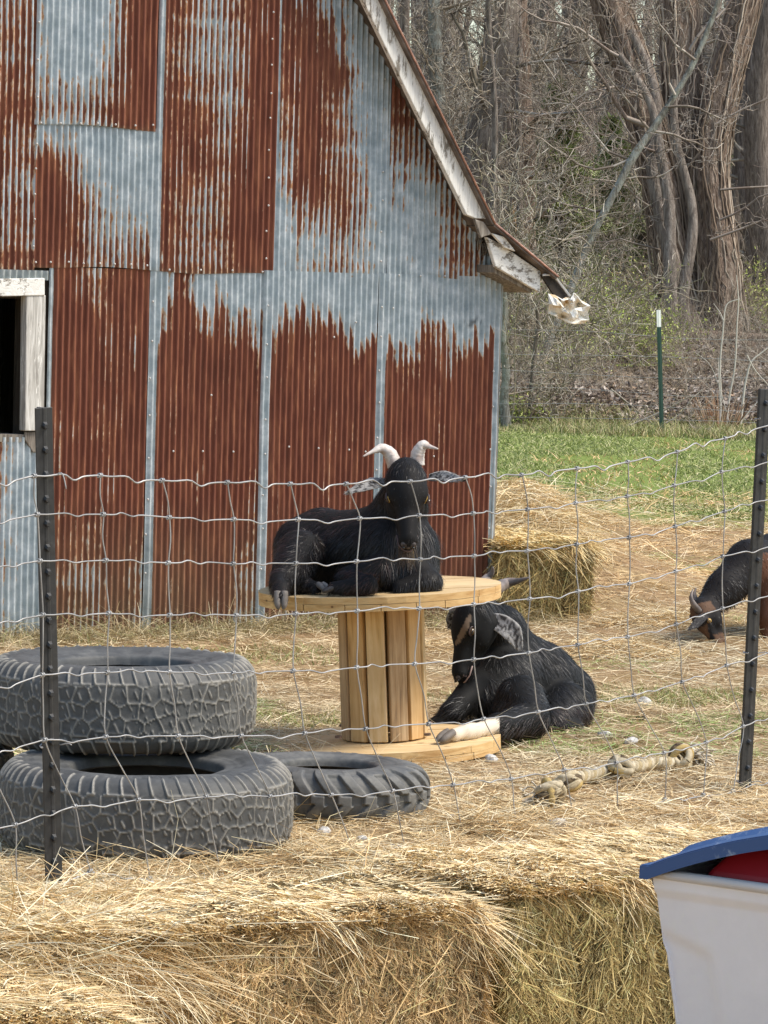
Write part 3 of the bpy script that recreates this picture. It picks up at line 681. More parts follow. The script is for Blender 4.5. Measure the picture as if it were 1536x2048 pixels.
for r_ in range(8):
    pts = []
    for c_ in range(nC-1):
        a, b = FT[c_][r_], FT[c_+1][r_]; L_ = np.linalg.norm(b-a)
        kk = rs.uniform(.42, .62); dz = rs.uniform(.008, .014)*(1.0 if r_ == 0 else .5)
        sag = rs.uniform(-.006, .006)
        for t, o in ((0, 0), (.18, .25*sag), (kk-.16, (.006 if r_ == 0 else .003)+sag), (kk, -dz+sag), (kk+.13, -.001+sag), (.85, sag*.3)):
            pts.append(a+(b-a)*t+np.array([0, 0, o])+fN*rs.uniform(-.002, .002))
    pts.append(FT[-1][r_])
    if r_ == 7:   # the bottom wire dips into the hay here and there
        for p in pts: p[2] = max(p[2], .005)-.004
    rad = .0024 if r_ in (0, 7) else .0020
    m_ = MB(); m_.tube(spline(pts, len(pts)*3), rad, 6); m_.build('line_wire', M_WIRE, fence, True)
for c_ in range(nC):
    m_ = MB(); pts = []
    for r_ in range(8):
        p = FT[c_][r_]+fN*.002; pts.append(p)
        if r_ < 7: q = FT[c_][r_+1]+fN*.002; pts.append(p*.5+q*.5+fT*rs.uniform(-.006, .006)+fN*rs.uniform(-.004, .004))
    m_.tube(spline(pts, 60), .0018, 6)
    for r_ in range(8):     # hinge knots wrapped where the wires cross
        p = FT[c_][r_]
        for s_ in (-1, 1):
            th = np.linspace(0, 2*math.pi*1.6, 14); hx = np.outer(np.linspace(-.004, .004, 14)+s_*.003, fT)+np.outer(np.cos(th)*.0052, fN)+np.outer(np.sin(th)*.0052*s_, [0, 0, 1.])
            m_.tube(p+hx, .0019, 5)
    m_.build('stay_wire', M_WIRE, fence, True)

M_POST = NM('black_post_paint', .38, .5); _n = M_POST.noise(M_POST.coord('Pos'), 40, 5, .6); M_POST.base(M_POST.ramp(_n, [(.3, (.018, .019, .021)), (.6, (.028, .029, .031)), (.8, (.07, .07, .07))])); M_POST.bump(_n, .35, .002); M_POST = M_POST.m
M_POSTG = m_plain('dark_green_post', (.015, .05, .035), .5, .4); M_POSTW = m_plain('white_post_top', (.78, .78, .76), .5, .4, amt=.06)
def tpost(base, top, yaw, mat, name_label, w=.021, pitch=.0622, ties=(), capm=None, grp=None, stud=True, sink=.15):
    base, top = np.array(base), np.array(top); ax = unit(top-base); L_ = np.linalg.norm(top-base)
    f = np.array([math.sin(yaw), -math.cos(yaw), 0]); f = unit(f-np.dot(f, ax)*ax); s_ = np.cross(ax, f)
    t = thing('fence_post', name_label, 'fence post', tuple(base), grp)
    def barz(c0, c1, hs, hf, m_, n0): m_.box(base+ax*(c0+c1)/2+f*n0, s_*hs, f*hf, ax*(c1-c0)/2)
    m_ = MB(); z1 = L_-.20 if capm else L_
    # T section: face flange with a raised nose and a stem behind
    sec = [(-w, 0), (-w, .004), (-.006, .0055), (-.004, .0075), (.004, .0075), (.006, .0055), (w, .004), (w, 0), (.0035, -.002), (.0025, -.030), (-.0025, -.030), (-.0035, -.002)]
    m_.prism([base-ax*sink+s_*a+f*b for a, b in sec], ax*(z1+sink)); post = m_.build('post_bar', mat, t); bevel(post, .0012, 1)
    if capm:
        m_ = MB(); m_.prism([base+ax*z1+s_*a+f*b for a, b in sec], ax*.20); bevel(m_.build('post_top', capm, t), .0012, 1)
    if stud:
        h = .012
        q = 0; h = L_-.045
        while h > .02:
            m_ = MB(); b0 = base+ax*h+f*.007
            V = [b0+s_*a*.0085+ax*b*.012 for a, b in ((-1, 0), (-.6, .8), (.6, .8), (1, 0), (.6, -.8), (-.6, -.8))]
            V2 = [b0+f*.009+s_*a*.006+ax*(b*.006-.002) for a, b in ((-1, 0), (-.6, .8), (.6, .8), (1, 0), (.6, -.8), (-.6, -.8))]
            m_.add(V+V2, [list(range(6, 12))]+[(i, (i+1) % 6, 6+(i+1) % 6, 6+i) for i in range(6)])
            m_.build('stud', mat, t); h -= pitch
    for h, wd in ties:
        m_ = MB(); th = np.linspace(-.3, math.pi+.3, 14)
        c = base+ax*h
        pts = [c+s_*(-.045)+f*.03+ax*.004, c+s_*(-.034)+f*.018, c+s_*-.026+f*.004, c+s_*-.024-f*.012, c-f*.036+s_*-.004, c-f*.036+s_*.004, c+s_*.024-f*.012, c+s_*.026+f*.006, c+s_*.040+f*.02+ax*.004, c+s_*.046+f*.028-ax*wd]
        m_.tube(spline(pts, 40), .0018, 5); m_.build('wire_clip', M_WIRE, t, True)
    return t
def onplane(x, y, off): return PL(x, y, fL+fN*off, fN)
yawF = math.atan2(fN[0], -fN[1])
lb, lt = onplane(108, 1812, -.018), onplane(86, 815, -.018)
tpost(lb, lt, yawF-.25, M_POST, 'black studded steel fence post in front of the stacked tires', w=.025, ties=((np.linalg.norm(lt-lb)*.865, .035), (np.linalg.norm(lt-lb)*.325, 0)))
rb, rt = onplane(1490, 1583, -.018), onplane(1530, 778, -.018)
tpost(rb, rt, yawF-.2, M_POST, 'black studded steel fence post at the right edge beside the grazing goat', w=.024, pitch=.084, ties=((np.linalg.norm(rt-rb)*.925, .03), (np.linalg.norm(rt-rb)*.345, .0), (.03, .0)))

# far fence line at the wood's edge
FPy = 41.9
def gbase(x, d): 
    p = P(x, 800, d); return np.array([p[0], p[1], float(gz(p[0], p[1]))])
b = gbase(1326, FPy); t = P(1317, 620, FPy)
tpost(b, t, R(20), M_POSTG, 'dark green metal fence post with a white top at the far edge of the grass', w=.028, pitch=.1, capm=M_POSTW, stud=False)
ff = thing('wire_fence', 'thin distant wire fence strung along the foot of the wooded bank', 'wire fence', tuple(b))
for hh in (.18, .33, .50, .70, .92, 1.18):
    pts = []
    for xx in np.linspace(-9, 9, 30): pts.append([xx, FPy-.04+.25*math.sin(xx*.2), float(gz(xx, FPy))+hh+.02*math.sin(xx*1.7+hh*9)])
    m_ = MB(); m_.tube(pts, .0026, 4); m_.build('line_wire', M_WIRE, ff, True)

# ============================================================ STORAGE BIN
M_BIN = NM('cloudy_plastic', .38, .4); _v = M_BIN.coord('Object'); _n = M_BIN.noise(_v, 5, 6, .7); _s = M_BIN.noise(M_BIN.coord('Object', (1, 1, .6)), 60, 5, .7)
_c = M_BIN.ramp(_n, [(.3, (.76, .74, .76)), (.7, (.86, .84, .86))]); M_BIN.base(M_BIN.mix(M_BIN.ramp(_s, [(.53, 0), (.66, .7)]), _c, (.82, .81, .80)))
M_BIN.b.inputs['Subsurface Weight'].default_value = .25; M_BIN.b.inputs['Subsurface Radius'].default_value = (.02, .02, .02); M_BIN.bump(_n, .12, .01); M_BIN = M_BIN.m
M_LID = NM('faded_blue_plastic', .42, .4); _v = M_LID.coord(); M_LID.base(M_LID.mix(M_LID.ramp(M_LID.noise(_v, 16, 7, .75), [(.52, 0), (.66, .75)]), (.035, .085, .22), (.36, .42, .50))); M_LID = M_LID.m
M_RED = m_plain('dark_red_plastic', (.34, .012, .020), .45, .4, amt=.2)
bz = .60
q0 = G(1308, 1745, bz); q1 = G(1550, 1779, bz)
bx = unit(q1-q0); bx[2] = 0; bx = unit(bx); by = np.array([-bx[1], bx[0], 0]); by = by if by[1] > 0 else -by
bin_ = thing('storage_bin', 'scuffed cloudy plastic storage bin beside the hay bales, its lid ajar', 'storage bin', (q0[0], q0[1], 0))
BLn, BWd = .86, .50
def bp(a, b_, z): return q0*np.array([1, 1, 0])+bx*a+by*b_+np.array([0, 0, z])
# walls: grid with draft, recessed panel and rim
def face(o, du, Lu, inw, nseg=60, nz=60, recess=True):
    V = []; 
    for j in range(nz+1):
        z = bz*j/nz; dr = (1-j/nz)*.070
        for i in range(nseg+1):
            s_ = i/nseg; a = dr+(Lu-2*dr)*s_
            off = 0
            if recess:
                # raised upper band steps down to a recessed panel with a sloping upper left edge
                m = a/Lu; edge = bz-.112-.018*np.clip((a-.03)/.04, 0, 1)-.0*m
                inpanel = (a-.085)*9
                pan = 1/(1+math.exp(-(z-(bz-.105-.30*min(max(a-.02, 0), .085)))*-260))*(1/(1+math.exp(-(.105+(bz-.14-z)*.13-a)*260)) if a < Lu*.5 else 1/(1+math.exp(-(a-(Lu-.105-(bz-.14-z)*.13))*260)))
                off = .007*pan
            if z > bz-.03: off = off-.006
            V.append(o+du*a+inw*(dr+off)+np.array([0, 0, z]))
    V = np.array(V); i, j = np.meshgrid(np.arange(nseg), np.arange(nz)); q = (j*(nseg+1)+i).ravel()
    return V, np.stack([q, q+1, q+nseg+2, q+nseg+1], -1)
fs = [face(bp(0, 0, 0), bx, BLn, by, 90, 80), face(bp(BLn, 0, 0), by, BWd, -bx), face(bp(BLn, BWd, 0), -bx, BLn, -by), face(bp(0, BWd, 0), -by, BWd, bx)]
V, Fs, _ = cat(*fs)
o = mesh('bin_body', V, Fs, M_BIN, bin_, True)
m_ = MB(); m_.prism([bp(.09, .09, .01), bp(BLn-.09, .09, .01), bp(BLn-.09, BWd-.09, .01), bp(.09, BWd-.09, .01)], (0, 0, .01)); m_.build('bin_floor', M_BIN, bin_)
m_ = MB(); ring = [bp(-.004, -.004, bz), bp(BLn+.004, -.004, bz), bp(BLn+.004, BWd+.004, bz), bp(-.004, BWd+.004, bz)]
for i in range(4):
    a, b_ = ring[i], ring[(i+1) % 4]; m_.tube([a, (a+b_)/2, b_], .009, 8)
M_RIM = m_plain('pale_bin_rim', (.62, .60, .60), .4, .4, amt=.08)
m_.build('bin_rim', M_RIM, bin_, True)
# lid: bowed tray lifted along its middle
def lidz(a, b_):
    s_ = np.clip(a/BLn, 0, 1); return bz+.014+.100*np.sin(np.clip(s_*1.02, 0, 1)*math.pi)**.9*(1-.25*np.clip(b_/BWd, 0, 1))
nu_, nv_ = 60, 40; V = []; 
for j in range(nv_+1):
    for i in range(nu_+1):
        a = -.016+(BLn+.032)*i/nu_; b_ = -.016+(BWd+.032)*j/nv_
        e = min(i, nu_-i, j, nv_-j); z = lidz(a, b_)+(0 if e == 0 else .004)+(.010 if min(a, BLn-a, b_, BWd-b_) > .03 else 0)
        V.append(bp(a, b_, z))
V = np.array(V); i, j = np.meshgrid(np.arange(nu_), np.arange(nv_)); q = (j*(nu_+1)+i).ravel(); Fs = np.stack([q, q+1, q+nu_+2, q+nu_+1], -1)
bnd = [i for i in range(nu_+1)]+[(j+1)*(nu_+1)-1 for j in range(1, nv_+1)]+[nv_*(nu_+1)+i for i in range(nu_-1, -1, -1)]+[j*(nu_+1) for j in range(nv_-1, 0, -1)]
W2 = V[bnd]-np.array([0, 0, .024]); nb = len(bnd); base_n = len(V)
F2 = np.array([(bnd[i], bnd[(i+1) % nb], base_n+(i+1) % nb, base_n+i) for i in range(nb)])
o = mesh('lid', np.concatenate([V, W2]), np.concatenate([Fs, F2]), M_LID, bin_, True); s_ = o.modifiers.new('s', 'SOLIDIFY'); s_.thickness = .003; s_.offset = -1
es = o.modifiers.new('e', 'EDGE_SPLIT'); es.split_angle = R(40)
# red thing stuffed inside
red = thing('red_tub', 'dark red plastic tub showing in the gap under the lifted blue lid', 'tub', tuple(bp(BLn/2, BWd/2, .12)))
m_ = MB(); 
lo_ = [bp(.12, .10, .08), bp(BLn-.12, .10, .08), bp(BLn-.12, BWd-.10, .08), bp(.12, BWd-.10, .08)]
hi_ = [bp(.085, .02, bz+.004), bp(BLn-.085, .02, bz+.004), bp(BLn-.085, BWd-.02, bz+.004), bp(.085, BWd-.02, bz+.004)]
hh_ = [p+np.array([0, 0, .055])+(bp(BLn/2, BWd/2, 0)-p*np.array([1, 1, 0]))*.14 for p in hi_]
m_.add(lo_+hi_+hh_, [(3, 2, 1, 0)]+[(i, (i+1) % 4, 4+(i+1) % 4, 4+i) for i in range(4)]+[(4+i, 4+(i+1) % 4, 8+(i+1) % 4, 8+i) for i in range(4)]+[(8, 9, 10, 11)])
bevel(m_.build('tub_body', M_RED, red), .01, 3)
m_ = MB(); m_.box(bp(BLn/2, BWd/2, bz+.048), bx*.2, by*.06, (0, 0, .004)); bevel(m_.build('tub_lid', M_RED, red), .003)

# ============================================================ ROPE TOY
M_ROPE = NM('soiled_cotton_rope', .85, .1); M_ROPE.base(M_ROPE.mix(M_ROPE.ramp(M_ROPE.noise(M_ROPE.coord('Pos'), 60, 5), [(.35, 0), (.6, .6)]), M_ROPE.attr('Col'), (.30, .23, .13))); M_ROPE.bump(M_ROPE.noise(M_ROPE.coord('Pos'), 260, 3), .5, .002); M_ROPE = M_ROPE.m
rpx = [(1082, 1590), (1098, 1583), (1125, 1566), (1160, 1557), (1190, 1549), (1215, 1543), (1240, 1538), (1268, 1537), (1300, 1531), (1335, 1530), (1362, 1518), (1385, 1512)]
rp = np.array([G(x, y, .030) for x, y in rpx]); rp[:, 2] = .026
for i in range(len(rp)): rp[i, 2] = .036+ground_z(rp[i, 0], rp[i, 1])
rope = thing('knotted_rope', 'thick knotted cotton rope in dirty cream and black lying on the hay', 'rope', tuple(rp[0]))
def rope_strands(path, rad, turns, name, seed, colset):
    path = spline(path, 160); T = unit(np.gradient(path, axis=0)); up = np.array([0, 0, 1.]); V = []; Fs = []; C = []; n = 0
    Nn = unit(np.cross(T, up)); Bn = np.cross(Nn, T); s_ = np.linspace(0, 1, 160)
    for q in range(3):
        a = 2*math.pi*(turns*s_+q/3.); c = path+(Nn*np.cos(a)[:, None]+Bn*np.sin(a)[:, None])*rad*.62
        v_, f_ = tube_arr(c, rad*.52, 8); V.append(v_); Fs.append(f_+n); n += len(v_); C.append(np.tile(colset[q % len(colset)], (len(v_), 1)))
    return mesh(name, np.concatenate(V), np.concatenate(Fs), M_ROPE, rope, True, cols=np.concatenate(C))
cream, yel, blk = (.60, .51, .36), (.52, .37, .14), (.045, .03, .025)
rope_strands(rp, .0195, 19, 'rope_length', 1, [cream, (.66, .58, .43), (.48, .38, .22)])
def knot(c, r_, seed, name='knot'):
    q = np.random.RandomState(seed); V = []; Fs = []; C = []; n = 0
    for s_ in range(5):
        ax = unit(q.normal(size=3)); a1 = unit(np.cross(ax, q.normal(size=3))); a2 = np.cross(ax, a1); th = np.linspace(0, 2*math.pi, 26)
        pts = c+np.outer(np.cos(th), a1)*r_+np.outer(np.sin(th), a2)*r_*.85+ax*q.uniform(-.008, .008)
        pts[:, 2] = np.maximum(pts[:, 2], c[2]-r_*.7)
        v_, f_ = tube_arr(pts, .0125, 7); V.append(v_); Fs.append(f_+n); n += len(v_); C.append(np.tile([yel, blk, cream, cream, cream][s_], (len(v_), 1)))
    mesh(name, np.concatenate(V), np.concatenate(Fs), M_ROPE, rope, True, cols=np.concatenate(C))
def gpt(x, y, z): p = G(x, y, z); p[2] = z+ground_z(p[0], p[1]); return p
knot(gpt(1100, 1588, .055), .042, 3); knot(gpt(1138, 1562, .05), .034, 4); knot(gpt(1241, 1534, .05), .034, 5); knot(gpt(1362, 1516, .05), .036, 6)
def tassel(c, d, n_, L_, seed, z=0.02):
    q = np.random.RandomState(seed); V = []; Fs = []; m = 0
    for i in range(n_):
        dd_ = unit(np.array(d)+q.normal(size=3)*np.array([.45, .45, .25])); s_ = c+q.normal(size=3)*.012
        pts = [s_]; 
        for t in range(4): dd_ = unit(dd_+q.normal(size=3)*.35-np.array([0, 0, .25])); nx_ = pts[-1]+dd_*L_/4; nx_[2] = max(nx_[2], ground_z(nx_[0], nx_[1])+.006+q.rand()*.02); pts.append(nx_)
        v_, f_ = tube_arr(spline(pts, 9), .0028, 4); V.append(v_); Fs.append(f_+m); m += len(v_)
    mesh('frayed_end', np.concatenate(V), np.concatenate(Fs), M_ROPE, rope, True, cols=np.tile((.66, .59, .48), (m, 1)))
tassel(gpt(1096, 1598, .035), (-.7, -.5, .05), 70, .085, 7); tassel(gpt(1378, 1513, .045), (.9, .1, -.05), 80, .085, 8)
# ============================================================ HAY, GRASS, BALES
def pal(n, colors, wts, jit=.12):
    c = np.array(colors)[rs.choice(len(colors), n, p=np.array(wts)/sum(wts))]
    return np.clip(c*(1+rs.normal(size=(n, 1))*jit), 0.005, 1)
HAY = [(.80, .64, .38), (.70, .51, .26), (.56, .37, .17), (.86, .76, .54), (.36, .23, .11), (.60, .50, .28)]
def hay_ground(n, dmin, dmax, name, wide=0):
    d = dmin*(dmax/dmin)**rs.rand(n)**1.0
    x = (rs.rand(n)*2-1)*(d*.118+.35)
    if wide: x = np.sign(x)*(d*.11+.3+rs.rand(n)*wide)
    cl = fbm(x*5, d*5, 0, 31, 3); keep = rs.rand(n) < np.clip((cl-.28)*3.2, .25, 1)
    x, d = x[keep], d[keep]; n = len(x); cl = cl[keep]
    a = rs.rand(n)*2*math.pi+3*fbm(x*2, d*2, 0, 33, 2); fl = rs.normal(size=n)*.16
    D = np.stack([np.cos(a), np.sin(a), fl+.06], 1)
    L = rs.gamma(2.6, .025, n)*(.8+d/22)+.014; Wd = (.0014+rs.rand(n)*.0016)*(d/11)**.75
    z = gz(x, d)+.004+np.clip(cl-.35, 0, 1)*.07*rs.rand(n)
    Pt = np.stack([x, d, z], 1)-D*(L*.5)[:, None]; Pt[:, 2] = np.maximum(Pt[:, 2], gz(x, d)+.002)
    bend = np.stack([rs.normal(size=n)*.3, rs.normal(size=n)*.3, rs.normal(size=n)*.10-.10], 1)
    side = unit(np.cross(D, np.stack([rs.normal(size=n)*.5, rs.normal(size=n)*.5, np.ones(n)], 1)))
    C = pal(n, HAY, [5, 5, 3.5, 3, 2, 1.5])
    pat = fbm(x*.55+4, d*.3, 0, 35, 3)[:, None]; grey = np.clip((np.clip((d-11.2)/1.2, 0, 1)*np.clip((19-d)/3, 0, 1))[:, None]*.55, 0, 1)
    C = C*(1-grey)+grey*C.mean(1, keepdims=True)*np.array([[1.08, 1.0, .74]])*.92
    red = np.clip((.50-pat)*5, 0, 1)*.5; C = C*(1-red)+C*np.array([[.98, .80, .60]])*red
    if True:
        gf = ((fbm(x*1.1+11, d*.8, 0, 37, 3) > .62)&(rs.rand(n) < .35)&(d > 11))[:, None]; C = np.where(gf, C*np.array([[.45, .75, .35]]), C)
    V, Fs, Cc = ribbons(Pt, D, L, Wd, bend, 2, .5, side, C)
    return tag(mesh(name, V, Fs, M_STRAND, cols=Cc), kind='stuff')
hay_ground(190000, 6.7, 13.5, 'hay_litter')
hay_ground(100000, 13.0, 29.5, 'hay_litter')
hay_ground(60000, 5.5, 24, 'hay_litter', 5.5)
# small raised drifts of hay
def drift(cx, cy, rx, ry, h, n, up=.25, colors=HAY, wts=(5, 5, 3.5, 3, 2, 1.5), L0=.10, name='hay_drift', wd=.0026, rot=0, darker=1.0):
    r_ = np.sqrt(rs.rand(n)); a = rs.rand(n)*2*math.pi; ex_, ey_ = np.cos(a)*r_*rx, np.sin(a)*r_*ry; t = (1-r_**2)
    x = cx+ex_*math.cos(rot)-ey_*math.sin(rot); y = cy+ex_*math.sin(rot)+ey_*math.cos(rot); z = gz(x, y)+h*t*(.35+.65*rs.rand(n))
    b = rs.rand(n)*2*math.pi; D = unit(np.stack([np.cos(b), np.sin(b), np.abs(rs.normal(size=n))*up], 1)); L = rs.gamma(4, L0/4, n)
    C = pal(n, colors, wts)*darker
    V, Fs, Cc = ribbons(np.stack([x, y, z], 1)-D*(L*.4)[:, None]*np.array([1, 1, 0]), D, L, wd, np.stack([rs.normal(size=n)*.25, rs.normal(size=n)*.25, -np.abs(rs.normal(size=n))*.25], 1), 2, .6, None, C)
    return tag(mesh(name, V, Fs, M_STRAND, cols=Cc), kind='stuff')
def gd(x, y): return G(x, y)[:2]
for x, y, rx, ry, h, n in ((965, 1665, .16, .10, .05, 2200), (700, 1745, .35, .12, .07, 4200), (1240, 1725, .30, .12, .05, 3000), (1330, 1255, .45, .22, .06, 3500), (1140, 1045, .5, .4, .12, 3500), (330, 1740, .30, .10, .03, 1800), (1010, 1300, .6, .25, .04, 2600), (1080, 1640, .3, .1, .03, 1500), (1225, 1310, .35, .2, .07, 2500)):
    c = gd(x, y); drift(c[0], c[1], rx, ry, h, n)
# dry grass along the foot of the barn wall
n = 16000; u = rs.rand(n)*4.4-.25; w = np.abs(rs.normal(size=n))*.13+.03; p = bw(u, 0, w); p[:, 2] = gz(p[:, 0], p[:, 1])
D = unit(np.stack([rs.normal(size=n)*.6, rs.normal(size=n)*.6, np.abs(rs.normal(size=n))*.7+.1], 1)); L = rs.gamma(4, .022, n)*(1.3-np.clip(w, 0, .5))
V, Fs, C = ribbons(p, D, L, .0032, np.stack([rs.normal(size=n)*.4, rs.normal(size=n)*.4, -.35+0*w], 1), 3, .7, None, pal(n, [(.50, .40, .22), (.36, .27, .13), (.62, .52, .32), (.22, .17, .08), (.30, .32, .12)], [4, 3, 3, 2, 1.5]))
tag(mesh('dry_grass', V, Fs, M_STRAND, cols=C), kind='stuff')
# green pasture and its taller fringe at the wood
def blades(name, x, y, L, C, w, up=1.0, bendz=-.25, kind='stuff'):
    n = len(x); z = gz(x, y); D = unit(np.stack([rs.normal(size=n)*.5, rs.normal(size=n)*.5, np.full(n, up)], 1))
    V, Fs, Cc = ribbons(np.stack([x, y, z], 1), D, L, w, np.stack([rs.normal(size=n)*.3, rs.normal(size=n)*.3, np.full(n, bendz)], 1), 2, .85, None, C)
    return tag(mesh(name, V, Fs, M_GRASSB, cols=Cc), kind=kind)
GR = [(.24, .28, .085), (.33, .36, .13), (.44, .44, .20), (.60, .53, .30), (.17, .20, .065)]
n = 130000; y = 24.5*(43.2/24.5)**rs.rand(n); x = -.5+rs.rand(n)**1.25*(y*.12+7.0)
m = fbm(x*.9, y*.35, 0, 41, 3); edge_ = 26.2+(fbm(x*.8, y*0, 0, 43, 2)-.5)*7; kp = (y > edge_)&(rs.rand(n) < np.clip((m-.3)*4, .2, 1)); x, y, m = x[kp], y[kp], m[kp]; n = len(x)
C = pal(n, GR, [3, 4, 3, 1.6, 2]); dry = ((m < .46)&(rs.rand(n) < .6))[:, None]; C = np.where(dry, C*np.array([[1.7, 1.15, 1.3]]), C)
blades('pasture_grass', x, y, rs.gamma(4, .013, n), C, .010, .6)
n = 26000; x = -.6+rs.rand(n)*6.6; y = 41.2+rs.rand(n)*2.6; tall = fbm(x*.8, y*.5, 0, 47, 2)
blades('tall_fringe_grass', x, y, rs.gamma(5, .022, n)*(.4+tall*1.1), pal(n, GR+[(.52, .43, .25), (.38, .28, .15)], [2, 3, 3, 2, 2, 4, 3]), .011, 1.6)
# green tufts among the hay
for x0, y0, r_, n in ((1330, 880, 1.6, 700), (1440, 872, .9, 500), (1245, 1408, .22, 900), (1380, 1150, .20, 500), (575, 1440, .22, 900), (1430, 1400, .25, 700), (1160, 1500, .12, 300), (1330, 1385, .22, 500), (530, 1310, .35, 900), (1045, 1400, .3, 700)):
    c = gd(x0, y0); a = rs.rand(n)*6.28; q = np.sqrt(rs.rand(n))*r_
    blades('grass_tuft', c[0]+np.cos(a)*q*1.5, c[1]+np.sin(a)*q, rs.gamma(4, .009, n), pal(n, GR, [3, 4, 3, 1, 2]), .0035, .8)
# stones and bits on the ground
M_STONE = m_plain('pale_stone', (.50, .48, .45), .85, .2, nscale=30, amt=.35, bump=.4); M_DUNG = m_plain('dark_pellet', (.035, .028, .02), .8, .2)
def stone(x, y, r_, mat, name, label, cat_, grp, seed):
    q = np.random.RandomState(seed); c = G(x, y); c[2] = ground_z(c[0], c[1])+r_*.45
    m_ = MB(); m_.ball((0, 0, 0), r_, 0, 12, 9); V = np.concatenate(m_.V); V *= (1+(fbm(V[:, 0]/r_*1.3+seed, V[:, 1]/r_*1.3, V[:, 2]/r_*1.3, seed)[:, None]-.5)*.9)*np.array([1.25, 1, .75])
    a = q.rand()*6; V[:, :2] = V[:, :2]@np.array([[math.cos(a), math.sin(a)], [-math.sin(a), math.cos(a)]])
    tag(mesh(name, V+c, m_.F, mat, None, False, origin=c), label, cat_, grp)
for i, (x, y, r_) in enumerate(((907, 1645, .017), (648, 1672, .018), (149, 1730, .017), (296, 1775, .018), (724, 1682, .012), (470, 1728, .014), (1116, 1655, .022), (1262, 1490, .02), (1210, 1480, .022), (982, 1522, .02), (1290, 1415, .03), (1160, 1640, .013), (570, 1690, .012), (800, 1702, .014))):
    stone(x, y, r_, M_STONE, 'stone', 'small pale chip lying on the hay in front of the goats', 'stone', 'pale chips scattered in the hay', 50+i)
for i, (x, y) in enumerate(((668, 1692), (1052, 1592), (960, 1760), (210, 1738), (235, 1741), (1283, 1445), (1350, 1450), (680, 1690), (5, 1770))):
    for j in range(5): stone(x+rs.uniform(-9, 9), y+rs.uniform(-5, 5), .0065, M_DUNG, 'dropping', 'tiny dark dropping lying on the hay', 'dropping', 'goat droppings on the hay', 90+i*7+j)

